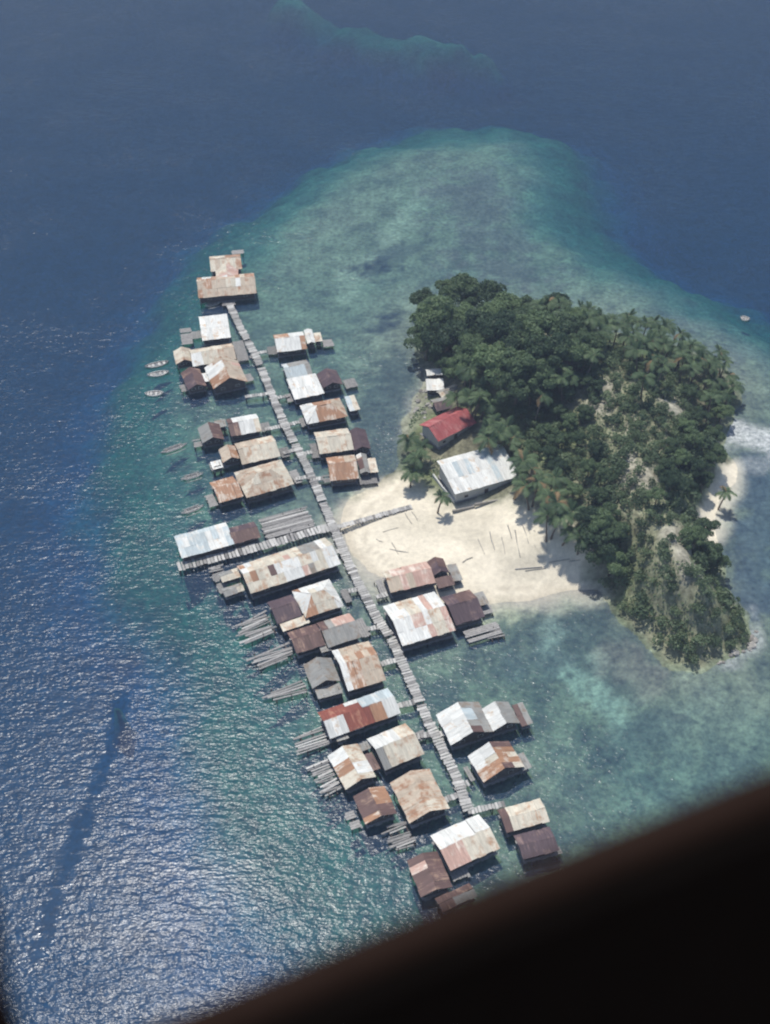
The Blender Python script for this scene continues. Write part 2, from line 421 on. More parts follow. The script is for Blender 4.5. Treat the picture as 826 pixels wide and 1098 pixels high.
# close the body: skirt and floor (a bmesh-free append)
import bmesh
bm = bmesh.new(); bm.from_mesh(wme); bm.verts.ensure_lookup_table()
rim = [i for i in range(nx)] + [r * nx + nx - 1 for r in range(1, ny)] + [(ny - 1) * nx + i for i in range(nx - 2, -1, -1)] + [r * nx for r in range(ny - 2, 0, -1)]
rc = [(bm.verts[i].co.x, bm.verts[i].co.y) for i in rim]
low = [bm.verts.new((x, y, -40)) for x, y in rc]
bm.verts.ensure_lookup_table()
for k in range(len(rim)):
    k2 = (k + 1) % len(rim)
    bm.faces.new((bm.verts[rim[k2]], bm.verts[rim[k]], low[k], low[k2]))
bm.faces.new(low[::-1])
bm.to_mesh(wme); bm.free(); wme.update()
m_ = bpy.data.materials.new('sea_water'); m_.use_nodes = True; t = m_.node_tree
t.nodes.remove(t.nodes['Principled BSDF']); out = t.nodes['Material Output']
sl = attr(t, 'slick').outputs['Fac']; sl = ramp(t, math_(t, 'ADD', sl, math_(t, 'MULTIPLY', math_(t, 'SUBTRACT', noise(t, pos(t, (.5, 1, 1)), 0.9, 3, .6), .5), 1.5)), [(.36, 0.0), (.80, 1.0)]); fo = attr(t, 'foam').outputs['Fac']
v1 = pos(t, (0.55, 1.0, 1.0)); v2 = pos(t, (0.9, 1.5, 1.0)); v3 = pos(t, (0.06, 0.09, 0.1))
gust = ramp(t, noise(t, v3, 0.5, 4, 0.65), [(0.35, 0.45), (0.65, 1.1)])
h = math_(t, 'ADD', noise(t, v1, 0.66, 2, 0.55), math_(t, 'MULTIPLY', noise(t, v2, 1.4, 2, 0.5), 0.4))
bp = N(t, 'ShaderNodeBump'); bp.inputs['Distance'].default_value = 0.31
t.links.new(h, bp.inputs['Height'])
t.links.new(math_(t, 'MULTIPLY', gust, math_(t, 'SUBTRACT', 1.0, math_(t, 'MULTIPLY', sl, 0.93))), bp.inputs['Strength'])
tr = N(t, 'ShaderNodeBsdfTransparent'); tr.inputs[0].default_value = (0.97, 0.985, 0.99, 1)
df = N(t, 'ShaderNodeBsdfDiffuse'); df.inputs[0].default_value = (0.055, 0.140, 0.315, 1)
gl = N(t, 'ShaderNodeBsdfGlossy'); t.links.new(math_(t, 'SUBTRACT', 0.23, math_(t, 'MULTIPLY', sl, 0.10)), gl.inputs['Roughness'])
t.links.new(bp.outputs[0], gl.inputs['Normal'])
fd = N(t, 'ShaderNodeBsdfDiffuse'); fd.inputs[0].default_value = (0.75, 0.78, 0.78, 1)
s1 = N(t, 'ShaderNodeMixShader'); s1.inputs[0].default_value = 0.18
t.links.new(tr.outputs[0], s1.inputs[1]); t.links.new(df.outputs[0], s1.inputs[2])
fr = N(t, 'ShaderNodeFresnel'); fr.inputs['IOR'].default_value = 1.25; t.links.new(bp.outputs[0], fr.inputs['Normal'])
s2 = N(t, 'ShaderNodeMixShader'); t.links.new(fr.outputs[0], s2.inputs[0])
t.links.new(s1.outputs[0], s2.inputs[1]); t.links.new(gl.outputs[0], s2.inputs[2])
s3 = N(t, 'ShaderNodeMixShader')
fm = math_(t, 'MULTIPLY', fo, ramp(t, noise(t, pos(t), 0.9, 5, 0.7), [(0.25, 0.0), (0.75, 1.0)]))
t.links.new(fm, s3.inputs[0]); t.links.new(s2.outputs[0], s3.inputs[1]); t.links.new(fd.outputs[0], s3.inputs[2])
t.links.new(s3.outputs[0], out.inputs['Surface'])
va = N(t, 'ShaderNodeVolumeAbsorption'); va.inputs['Color'].default_value = (0.0, 0.76, 0.70, 1); va.inputs['Density'].default_value = 0.13
t.links.new(va.outputs[0], out.inputs['Volume'])
wme.materials.append(m_)
tag(link('sea_water', wme), 'rippled tropical sea over reef and deep blue water', 'sea', kind='structure')

# ------------------------------------------------------------------ roofs, walls, houses
def clip(polyg, cell):
    """convex clip of cell (2-D) by convex polygon (2-D, counter-clockwise)"""
    out = cell
    n = len(polyg)
    for i in range(n):
        a, b = polyg[i], polyg[(i + 1) % n]; inp = out; out = []
        if not inp: break
        f = lambda p: (b[0] - a[0]) * (p[1] - a[1]) - (b[1] - a[1]) * (p[0] - a[0])
        for j in range(len(inp)):
            p, q = inp[j], inp[(j + 1) % len(inp)]; fp, fq = f(p), f(q)
            if fp >= 0: out.append(p)
            if (fp > 0 > fq) or (fp < 0 < fq):
                k = fp / (fp - fq); out.append((p[0] + (q[0] - p[0]) * k, p[1] + (q[1] - p[1]) * k))
    return out
def area(pg): return 0.5 * sum(pg[i][0] * pg[(i + 1) % len(pg)][1] - pg[(i + 1) % len(pg)][0] * pg[i][1] for i in range(len(pg)))

def roof_faces(kind, x0, x1, y0, y1, e, r):
    xm, ym = (x0 + x1) / 2, (y0 + y1) / 2
    if kind == 'gu':
        return [[(x0, y0, e), (x1, y0, e), (x1, ym, e + r), (x0, ym, e + r)], [(x1, y1, e), (x0, y1, e), (x0, ym, e + r), (x1, ym, e + r)]]
    if kind == 'gv':
        return [[(x0, y1, e), (x0, y0, e), (xm, y0, e + r), (xm, y1, e + r)], [(x1, y0, e), (x1, y1, e), (xm, y1, e + r), (xm, y0, e + r)]]
    if kind == 'hip':
        i = min((y1 - y0) * 0.5, (x1 - x0) * 0.34); a, b = x0 + i, x1 - i
        return [[(x0, y0, e), (x1, y0, e), (b, ym, e + r), (a, ym, e + r)], [(x1, y1, e), (x0, y1, e), (a, ym, e + r), (b, ym, e + r)],
                [(x0, y1, e), (x0, y0, e), (a, ym, e + r)], [(x1, y0, e), (x1, y1, e), (b, ym, e + r)]]
    if kind == 'shed':      # falls towards the front
        return [[(x0, y0, e), (x1, y0, e), (x1, y1, e + r), (x0, y1, e + r)]]
    if kind == 'back':      # ridge far back, long front slope
        yk = y0 + (y1 - y0) * 0.8
        return [[(x0, y0, e), (x1, y0, e), (x1, yk, e + r), (x0, yk, e + r)], [(x1, y1, e + r * .75), (x0, y1, e + r * .75), (x0, yk, e + r), (x1, yk, e + r)]]
def pick(pal, fu):
    """palette: list of (upper edge as share of the width, {colour: weight})"""
    for lim, wts in pal:
        if fu <= lim + random.uniform(-0.04, 0.04) or lim >= 1:
            ks = list(wts); return random.choices(ks, [wts[k] for k in ks])[0]
def roof_block(parent, kind, x0, x1, y0, y1, e, r, pal, sw=1.28):
    faces = roof_faces(kind, x0, x1, y0, y1, e, r)
    mb = MB()
    for f in faces: mb.slab(f, 0.09)
    ro = link('roof', mb.mesh('roof', DARKWOOD), parent)
    for f in faces:
        f = [Vector(p) for p in f]
        a = (f[1] - f[0]).normalized(); nrm = a.cross(f[2] - f[0]).normalized(); bb = nrm.cross(a)
        pg = [((p - f[0]).dot(a), (p - f[0]).dot(bb)) for p in f]
        W = max(p[0] for p in pg); H = max(p[1] for p in pg)
        na = max(2, round(W / sw)); nb = 2 if H > 4.2 else 1; last = [None] * (na + 1)
        for j in range(nb):
            for i in range(na):
                cell = [(W * i / na, H * j / nb), (W * (i + 1) / na, H * j / nb), (W * (i + 1) / na, H * (j + 1) / nb), (W * i / na, H * (j + 1) / nb)]
                cl = clip(pg, cell)
                if len(cl) < 3 or area(cl) < 0.15: continue
                mx = sum(p[0] for p in cl) / len(cl); my = sum(p[1] for p in cl) / len(cl)
                rot = random.gauss(0, 0.012); ca_, sa_ = math.cos(rot), math.sin(rot)
                ox, oy = random.gauss(0, 0.03), random.uniform(-0.10, 0.05) if j == 0 else random.uniform(-0.05, 0.0)
                lift = 0.012 + 0.016 * ((i + j) % 2) + 0.03 * j + random.uniform(0, 0.012)
                tx, ty = random.gauss(0, 0.008), random.gauss(0, 0.006)
                vs = []
                for p in cl:
                    dx, dy = (p[0] - mx) * 1.035, (p[1] - my) * 1.05
                    qx, qy = mx + dx * ca_ - dy * sa_ + ox, my + dx * sa_ + dy * ca_ + oy
                    vs.append(f[0] + a * qx + bb * qy + nrm * (lift + 0.02 + dx * tx + dy * ty))
                ctr = f[0] + a * mx + bb * my
                fu = (ctr.x - x0) / (x1 - x0)
                s_ = MB(); s_.slab(vs, 0.016)
                col = pick(pal, fu); prev = last[i] if j else last[i - 1] if i else None
                if prev and random.random() < .62 and any(prev in w_ for l_, w_ in pal if fu <= l_ + .05): col = prev
                last[i] = col
                link('roof_sheet', s_.mesh('roof_sheet', ROOF[col]), ro)
    return ro
_unit = {}
def unit_box(name, mat):
    k = (name, mat.name)
    if k not in _unit:
        m = MB(); m.box((0, 0, 0), (1, 1, 1)); _unit[k] = m.mesh(name, mat)
    return _unit[k]
def ubox(name, mat, c, size, parent, rz=0.0):
    o = link(name, unit_box(name, mat), parent); o.location = c; o.scale = size; o.rotation_euler = (0, 0, rz); return o
POST = MB(); POST.tube([(0, 0, 0), (0, 0, 1)], [1, 0.85], 6); POST = POST.mesh('stilt', DARKWOOD)
def post(name, x, y, z0, z1, r, parent, mat=None):
    o = link(name, POST, parent); o.location = (x, y, z0); o.scale = (r, r, z1 - z0)
    return o
def walls(parent, kind, x0, x1, y0, y1, zf, e, r, mat):
    o = 0.55; a, b, c_, d = x0 + o, x1 - o, y0 + o, y1 - o
    xm, ym = (x0 + x1) / 2, (y0 + y1) / 2
    def rz(x, y):       # underside of roof at a wall corner
        if kind == 'gu': return e + r * (1 - abs(y - ym) / ((y1 - y0) / 2))
        if kind == 'gv': return e + r * (1 - abs(x - xm) / ((x1 - x0) / 2))
        if kind == 'hip': return e + 0.15
        if kind == 'shed': return e + r * (y - y0) / (y1 - y0)
        yk = y0 + (y1 - y0) * .8
        return e + r * (y - y0) / (yk - y0) if y < yk else e + r * (1 - .25 * (y - yk) / (y1 - yk))
    ring = [(a, c_), (b, c_), (b, d), (a, d)]
    if kind in ('gu', 'back'):
        yr = ym if kind == 'gu' else y0 + (y1 - y0) * .8
        ring = [(a, c_), (b, c_), (b, yr), (b, d), (a, d), (a, yr)]
    if kind == 'gv': ring = [(a, c_), (xm, c_), (b, c_), (b, d), (xm, d), (a, d)]
    n = len(ring); mb = MB()
    vs = [(x, y, zf) for x, y in ring] + [(x, y, rz(x, y) - 0.12) for x, y in ring]
    mb.add(vs, [(i, (i + 1) % n, n + (i + 1) % n, n + i) for i in range(n)])
    wo = link('wall', mb.mesh('wall', mat), parent)
    # openings on the front and on the two ends, frames standing proud
    L = b - a
    nwin = 3 if L > 8 else 2
    for k in range(nwin):
        x = a + L * (k + 0.5) / nwin
        if k == 1 and nwin == 3:
            ubox('door', DARKWOOD, (x, c_ - 0.02, zf + 0.75), (0.85, 0.06, 1.5), parent)
        else:
            wn = ubox('window', PALEWOOD, (x, c_ - 0.01, zf + .95), (1.0, 0.07, 0.7), parent)
            ubox('shutter', DARKWOOD, (0, -0.25, 0), (0.82, 0.8, 0.8), wn)
    ubox('door', DARKWOOD, (b + 0.02, (c_ + d) / 2, zf + 0.75), (0.06, 0.9, 1.5), parent)
    return wo
def planks_mesh(name, x0, x1, y0, y1, z, along='x', pw=0.32, gap=0.05, th=0.06, mat=None, miss=0.0):
    mb = MB(); L = (y1 - y0) if along == 'x' else (x1 - x0)
    n = max(1, int(L / (pw + gap))); st = L / n
    for i in range(n):
        if random.random() < miss: continue
        q = (y0 if along == 'x' else x0) + (i + 0.5) * st
        j0, j1 = random.uniform(-.2, .12), random.uniform(-.12, .2); zz = z + random.uniform(-.012, .012)
        if along == 'x': mb.box(((x0 + x1) / 2 + (j0 + j1) / 2, q, zz), (x1 - x0 + j1 - j0, st - gap, th))
        else: mb.box((q, (y0 + y1) / 2 + (j0 + j1) / 2, zz), (st - gap, y1 - y0 + j1 - j0, th))
    return mb.mesh(name, mat or WOOD)
def rect(zone, quad, z):
    A, B, C, D = [ZP(zone, q, z) for q in quad]
    c_ = (A + B + C + D) / 4; u = ((B - A) + (C - D)) / 2; v_ = ((A - D) + (B - C)) / 2
    return c_, u, v_
def fit(zone, quad, z, ang=None):
    c_, u, v_ = rect(zone, quad, z)
    if ang is None:
        a1 = math.atan2(u.y, u.x); a2 = math.atan2(-v_.x, v_.y)
        ang = (a1 * u.length + a2 * v_.length) / (u.length + v_.length)
    ax = Vector((math.cos(ang), math.sin(ang), 0)); ay = Vector((-ax.y, ax.x, 0))
    return c_, ang, abs(u.dot(ax)), abs(v_.dot(ay))
FLOOR = 0.85
def house(label, blocks, porches=(), group='stilt houses along the pier', name='stilt_house', cat='house', base=0.0, wall=None):
    root = None
    for bi, (zone, quad, kind, pal, e, rs) in enumerate(blocks):
        e = e * .78 + base
        c_, ang, wd, dp = fit(zone, quad, e + 0.3, None if root is None else root.rotation_euler.z)
        if root is None:
            root = empty(name, (c_.x, c_.y, base), ang); tag(root, label, cat, group)
            MI = Matrix.Rotation(-ang, 4, 'Z') @ Matrix.Translation((-c_.x, -c_.y, -base))
        l = MI @ Vector((c_.x, c_.y, base))
        wd *= 1.04; dp *= 1.06
        x0, x1, y0, y1 = l.x - wd / 2, l.x + wd / 2, l.y - dp / 2, l.y + dp / 2
        el = e - base
        span = dp if kind in ('gu', 'hip') else wd if kind == 'gv' else dp * .6
        r = span * 0.5 * rs
        roof_block(root, kind, x0, x1, y0, y1, el, r, pal)
        zf = FLOOR if base == 0 else 0.25
        walls(root, kind, x0, x1, y0, y1, zf, el, r, wall or WALLW)
        dk = link('deck', planks_mesh('deck', x0 + .2, x1 - .2, y0 + .1, y1 - .1, zf - .06, 'y', mat=WOOD), root); dk['kind'] = 'stuff'
        if base == 0:
            nxp = 3 if wd > 6 else 2
            for i in range(nxp):
                for yy in (y0 + .5, y1 - .5):
                    x = x0 + .5 + (x1 - x0 - 1) * i / (nxp - 1)
                    post('stilt', x, yy, -3.0, zf - .09, 0.12, root)
    for pz, pq in porches:
        c_, _, wd, dp = fit(pz, pq, FLOOR, root.rotation_euler.z)
        l = MI @ Vector((c_.x, c_.y, base))
        wd = max(wd, 1.4); dp = max(dp, 1.4)
        o = link('porch', planks_mesh('porch', l.x - wd / 2, l.x + wd / 2, l.y - dp / 2, l.y + dp / 2, FLOOR - .02, random.choice('xy'), pw=.4, mat=WOOD, miss=.05), root); o['kind'] = 'stuff'
        for sx in (-1, 1):
            for sy in (-1, 1): post('stilt', l.x + sx * (wd / 2 - .25), l.y + sy * (dp / 2 - .25), -2.5, FLOOR - .06, 0.1, root)
    return root
def W(**k): return [(1.0, k)]
# (zone, [back left, back right, front right, front left], roof form, colours, eave height, pitch)
HOUSES = [
 ('cross-plan house with rusty orange and white roof at the open-sea end of the pier', [
    (1, [(370, 248), (678, 218), (688, 325), (385, 348)], 'gu', W(tan=3, rust=3, cream=3, white=1), 3.4, .42),
    (1, [(442, 128), (605, 113), (612, 192), (446, 203)], 'gu', W(tan=2, rust=3, cream=2), 3.4, .42),
    (1, [(472, 188), (590, 180), (596, 250), (480, 258)], 'gv', W(cream=2, pink=2, white=1), 3.35, .36)], [(1, [(505, 352), (575, 348), (580, 398), (510, 402)]), (1, [(560, 97), (625, 90), (628, 112), (562, 118)])]),
 ('small house under a clean white sheet roof next to the cross-plan house', [
    (1, [(385, 475), (525, 460), (560, 570), (400, 582)], 'shed', W(white=1), 3.2, .25)], [(1, [(275, 530), (335, 522), (345, 610), (285, 620)]), (1, [(335, 545), (395, 540), (400, 580), (340, 585)])]),
 ('long narrow cream roofed house with a tan hut at its seaward end', [
    (1, [(335, 648), (555, 605), (580, 690), (345, 728)], 'gu', [(.3, dict(white=1)), (1, dict(cream=4, tan=2))], 3.3, .4),
    (1, [(245, 655), (330, 632), (342, 702), (252, 722)], 'gv', W(tan=3, cream=1), 3.0, .5)], [(1, [(570, 600), (625, 592), (655, 700), (590, 712)])]),
 ('orange and white gabled house joined to a dark brown hut, plank porch towards the pier', [
    (1, [(425, 745), (590, 700), (640, 812), (455, 858)], 'gv', [(.5, dict(rust=2, white=2, tan=1)), (1, dict(tan=2, pink=1, brown=1))], 3.4, .55),
    (1, [(388, 778), (428, 770), (432, 812), (396, 818)], 'shed', W(white=1), 2.7, .2),
    (1, [(285, 770), (385, 748), (412, 838), (318, 862)], 'gv', W(dark=3, brown=1), 2.9, .5)], [(1, [(615, 785), (670, 775), (680, 815), (625, 828)]), (1, [(385, 790), (425, 780), (435, 850), (400, 860)]), (1, [(275, 840), (310, 835), (315, 875), (280, 880)])]),
 ('orange and white roofed house standing alone across the pier from the brown hut', [
    (2, [(115, 155), (285, 125), (295, 222), (150, 232)], 'gu', W(tan=3, rust=2, white=3), 3.3, .4),
    (2, [(298, 122), (336, 114), (346, 186), (302, 196)], 'gv', W(white=1), 3.0, .4),
    (2, [(345, 142), (380, 138), (390, 176), (352, 182)], 'shed', W(cream=1, white=1), 2.6, .3)], [(2, [(82, 218), (140, 210), (155, 250), (95, 262)]), (2, [(390, 175), (445, 165), (450, 210), (395, 220)])]),
 ('bright white roofed house with pale grey-green rear roof and purple-brown hut', [
    (2, [(200, 402), (355, 370), (395, 465), (238, 500)], 'shed', W(white=1), 3.2, .22),
    (2, [(170, 312), (298, 285), (335, 358), (198, 388)], 'gu', W(grey=2, blue=2), 3.1, .36),
    (2, [(358, 362), (470, 345), (498, 418), (402, 438)], 'gv', W(dark=1), 2.9, .5)], [(2, [(505, 400), (570, 390), (590, 435), (520, 445)]), (2, [(185, 480), (230, 470), (240, 515), (200, 525)])]),
 ('hip roofed house with white end slope and rusty ridge, small pale lean-to behind', [
    (2, [(270, 540), (500, 492), (505, 590), (318, 640)], 'hip', [(.3, dict(white=1)), (1, dict(rust=2, tan=2, grey=1, pink=1))], 3.3, .5),
    (2, [(515, 498), (560, 490), (605, 552), (545, 568)], 'shed', W(blue=1, cream=2), 2.7, .3)], [(2, [(262, 610), (300, 602), (312, 650), (275, 660)])]),
 ('cream and orange roofed house with a dark purple hut behind it', [
    (2, [(340, 690), (535, 665), (552, 775), (385, 800)], 'gu', [(.6, dict(cream=4, white=1)), (1, dict(rust=2, cream=2))], 3.3, .4),
    (2, [(538, 682), (618, 674), (664, 772), (560, 785)], 'gv', W(dark=1), 3.0, .5)], [(2, [(315, 755), (350, 748), (383, 825), (345, 835)])]),
 ('rust-red patchwork roofed house, last before the sand on the island side', [
    (2, [(415, 830), (570, 812), (585, 930), (442, 950)], 'gu', W(rust=4, pink=2, tan=1), 3.3, .4),
    (2, [(585, 815), (635, 805), (650, 900), (602, 915)], 'gv', W(white=1, grey=1, brown=1), 2.9, .5),
    (2, [(645, 840), (685, 835), (695, 900), (655, 905)], 'shed', W(cream=1, brown=1), 2.6, .3)], [(2, [(392, 930), (435, 922), (440, 970), (400, 978)]), (2, [(592, 945), (690, 930), (700, 965), (600, 980)])]),
 ('white roofed house with brown end and a separate brown gabled hut', [
    (3, [(410, 85), (540, 55), (562, 130), (422, 160)], 'gu', [(.3, dict(brown=2, tan=1)), (1, dict(white=3, cream=1))], 3.3, .4),
    (3, [(345, 92), (395, 84), (405, 112), (355, 120)], 'shed', W(white=2, grey=1), 2.7, .2),
    (3, [(270, 132), (358, 98), (395, 165), (302, 195)], 'gv', W(brown=2, grey=1, dark=1), 3.0, .5)], [(3, [(560, 105), (600, 98), (615, 135), (570, 145)]), (3, [(245, 185), (282, 172), (300, 205), (258, 220)])]),
 ('tan roofed house with rusty hut, middle one of three tan roofs beside the grey platform', [
    (3, [(450, 197), (612, 160), (650, 247), (475, 290)], 'gu', W(tan=3, cream=3), 3.3, .38),
    (3, [(330, 285), (375, 270), (388, 300), (342, 315)], 'shed', W(grey=1, brown=1, white=1), 2.4, .2),
    (3, [(366, 235), (438, 200), (472, 252), (400, 288)], 'gv', W(rust=2, tan=1, brown=1, white=1), 2.9, .5)], [(3, [(650, 220), (690, 212), (700, 258), (662, 265)]), (3, [(325, 290), (400, 275), (415, 315), (340, 335)])]),
 ('large tan hip roofed house joined to a bright orange-brown hut', [
    (3, [(445, 330), (650, 275), (720, 380), (500, 440)], 'hip', W(tan=3, cream=4), 3.5, .45),
    (3, [(330, 385), (430, 345), (475, 430), (375, 470)], 'gu', W(rust=4, brown=1, redrust=1), 3.0, .35)], [(3, [(310, 440), (345, 430), (362, 485), (325, 498)]), (3, [(700, 325), (735, 318), (755, 378), (722, 388)])]),
 ('long blue-white sheet roofed boathouse with rusty brown rear end beside the long jetty', [
    (3, [(165, 635), (400, 572), (432, 660), (200, 725)], 'back', W(blue=3, white=2), 3.3, .3),
    (3, [(415, 592), (530, 560), (560, 625), (435, 662)], 'gu', W(brown=3, dark=2, pink=1), 3.0, .35)], []),
 ('very long patchwork house of white, rust and brown sheets beside the long jetty', [
    (4, [(155, 195), (525, 65), (590, 180), (205, 305)], 'gu', [(.3, dict(cream=2, rust=2, white=2)), (.62, dict(white=3, brown=3, pink=2)), (1, dict(white=4, cream=2, brown=1, grey=1))], 3.5, .4),
    (4, [(190, 270), (235, 258), (246, 288), (200, 300)], 'shed', W(white=1), 2.6, .2),
    (4, [(60, 225), (140, 200), (160, 232), (78, 262)], 'gu', W(white=1, cream=2, grey=1), 2.6, .35),
    (4, [(72, 285), (160, 272), (175, 300), (85, 322)], 'gu', W(grey=1, cream=1), 2.4, .35)], [(4, [(40, 235), (75, 225), (95, 310), (60, 320)])]),
 ('house with white and rust hip roof, purple-brown hut and pinkish lean-to', [
    (4, [(390, 305), (545, 252), (615, 365), (445, 410)], 'hip', W(white=4, cream=2, rust=2), 3.4, .5),
    (4, [(275, 355), (382, 320), (425, 405), (325, 440)], 'gu', W(dark=1), 3.1, .35),
    (4, [(330, 442), (450, 415), (462, 442), (345, 475)], 'shed', W(pink=2, cream=2), 2.6, .3)], [(4, [(600, 300), (630, 292), (650, 350), (620, 360)])]),
 ('house with dull pinkish brown roof and a dark brown flat-gabled hut', [
    (4, [(495, 445), (640, 405), (685, 500), (550, 545)], 'gu', W(pink=1, brown=2, grey=2, tan=1), 3.3, .4),
    (4, [(505, 542), (546, 532), (555, 562), (514, 572)], 'shed', W(pink=1, grey=1), 2.6, .2),
    (4, [(375, 485), (490, 450), (525, 530), (400, 580)], 'gu', W(brown=4, dark=1), 3.1, .35)], [(4, [(660, 435), (700, 425), (735, 500), (695, 512)]), (4, [(505, 540), (545, 535), (552, 580), (515, 585)])]),
 ('house with vivid orange rusted roof and white strip beside a grey-brown gabled hut', [
    (4, [(565, 570), (725, 528), (795, 690), (635, 735)], 'gu', [(.18, dict(white=3, cream=1)), (1, dict(rust=3, tan=4))], 3.4, .36),
    (4, [(492, 738), (595, 708), (605, 750), (502, 776)], 'shed', W(dark=2, grey=1), 2.6, .2),
    (4, [(440, 640), (545, 595), (598, 690), (482, 732)], 'gv', W(grey=3, brown=2), 3.1, .5)], [(4, [(550, 730), (600, 720), (610, 765), (560, 775)])]),
 ('long house with roof of red rust, orange and blue-white thirds', [
    (5, [(180, 190), (475, 65), (525, 185), (225, 280)], 'gu', [(.12, dict(white=1)), (.55, dict(redrust=1)), (.75, dict(tan=2, rust=1)), (1, dict(blue=3, white=1))], 3.4, .42),
    (5, [(325, 232), (365, 220), (372, 245), (332, 255)], 'shed', W(white=1), 2.5, .2),
    (5, [(245, 278), (295, 262), (302, 292), (255, 305)], 'shed', W(grey=1, white=1), 2.5, .2),
    (5, [(282, 140), (338, 118), (348, 142), (295, 165)], 'shed', W(cream=1, white=1), 3.9, .2)], []),
 ('twin roofed house, cream big roof and white rust-streaked smaller roof', [
    (5, [(395, 295), (555, 235), (635, 350), (465, 430)], 'gu', W(cream=4, white=1, grey=1), 3.4, .42),
    (5, [(378, 372), (412, 355), (440, 420), (408, 438)], 'shed', W(brown=1, dark=1), 2.7, .2),
    (5, [(345, 322), (390, 305), (400, 335), (355, 352)], 'shed', W(grey=1, blue=1), 2.8, .2),
    (5, [(225, 370), (345, 322), (420, 460), (290, 515)], 'gv', W(cream=3, white=2, rust=2), 3.1, .4)], [(5, [(590, 270), (640, 260), (655, 300), (605, 310)])]),
 ('small brown rust roofed house with an empty deck at its side', [
    (5, [(330, 550), (465, 508), (510, 620), (385, 670)], 'gv', W(brown=4, rust=1), 3.1, .35)], [(5, [(290, 625), (335, 612), (355, 690), (312, 705)])]),
 ('tan and rust gabled house with dark front gable towards the cream roof', [
    (5, [(495, 490), (660, 435), (745, 600), (580, 660)], 'gv', W(tan=4, cream=2, rust=1), 3.4, .4)], []),
 ('cream square roofed house at the landward end of the pier', [
    (7, [(180, 685), (385, 595), (475, 730), (260, 830)], 'gu', W(cream=5, white=2, pink=1), 3.5, .3)], []),
 ('grey-brown gabled hut beside the cream square roof', [
    (7, [(80, 800), (200, 750), (260, 905), (130, 950)], 'gv', W(brown=3, pink=1, grey=1), 3.1, .35)], [(7, [(255, 850), (330, 820), (350, 860), (275, 890)])]),
 ('low grey-brown hut half hidden by the dark aircraft frame', [
    (7, [(200, 960), (340, 900), (380, 950), (225, 1020)], 'gu', W(grey=1, brown=2), 2.6, .3)], []),
 ('cream roofed house with brown side strip, beside a purple-brown hut', [
    (7, [(480, 572), (655, 520), (690, 610), (510, 670)], 'gu', [(.2, dict(brown=2, dark=1)), (1, dict(cream=5, white=1))], 3.3, .3)], []),
 ('purple-brown flat roofed hut with white patches beside the cream brown-edged roof', [
    (7, [(545, 685), (700, 648), (738, 745), (590, 782)], 'gu', W(dark=9, grey=1), 3.1, .25)], [(7, [(610, 770), (740, 735), (755, 765), (625, 800)])]),
 ('gabled house with white left slope and rusty right slope facing a plank porch', [
    (7, [(350, 325), (510, 275), (590, 370), (405, 445)], 'gv', [(.5, dict(white=3, cream=1, rust=1)), (1, dict(cream=2, rust=2, brown=1))], 3.3, .5),
    (7, [(545, 330), (585, 320), (618, 375), (580, 388)], 'shed', W(grey=1, pink=1), 2.7, .3)], [(7, [(318, 385), (360, 375), (395, 435), (350, 448)])]),
 ('double gabled white roofed house with rust-streaked middle', [
    (7, [(205, 150), (390, 90), (438, 215), (270, 280)], 'gv', [(.4, dict(white=1)), (.6, dict(brown=1, rust=1)), (1, dict(blue=2, grey=1))], 3.3, .45),
    (7, [(400, 128), (520, 88), (558, 185), (442, 218)], 'gv', [(.5, dict(white=1)), (1, dict(grey=2, blue=1))], 3.2, .5),
    (7, [(540, 110), (590, 98), (615, 185), (570, 195)], 'shed', W(grey=2, brown=1), 2.8, .3)], []),
 ('tan pinkish roofed house at the edge of the sand with small grey lean-to', [
    (6, [(75, 115), (240, 80), (272, 150), (105, 195)], 'gu', W(tan=3, pink=2, cream=2), 3.4, .36),
    (6, [(243, 80), (303, 66), (328, 115), (268, 132)], 'gv', W(dark=2, brown=2), 3.0, .6),
    (6, [(275, 145), (335, 130), (350, 158), (292, 180)], 'shed', W(pink=1, brown=1), 2.7, .25),
    (6, [(325, 98), (355, 88), (380, 140), (348, 152)], 'shed', W(blue=1, grey=1), 2.7, .25)], [(6, [(38, 155), (72, 148), (90, 200), (55, 210)])]),
 ('big square white roofed house with pink rust stains and purple-brown rear hut', [
    (6, [(80, 250), (270, 200), (350, 335), (150, 395)], 'gu', [(.35, dict(white=1)), (1, dict(white=3, cream=3, pink=2))], 3.5, .28),
    (6, [(300, 208), (420, 195), (455, 285), (352, 318)], 'gu', W(dark=4, brown=1), 3.2, .4),
    (6, [(415, 210), (460, 195), (480, 235), (435, 250)], 'shed', W(grey=1, pink=1), 2.6, .3)], [(6, [(440, 235), (485, 225), (495, 285), (450, 295)]), (6, [(380, 335), (520, 320), (540, 365), (395, 385)])]),
]
for label, blocks, porches in HOUSES: house(label, blocks, porches)

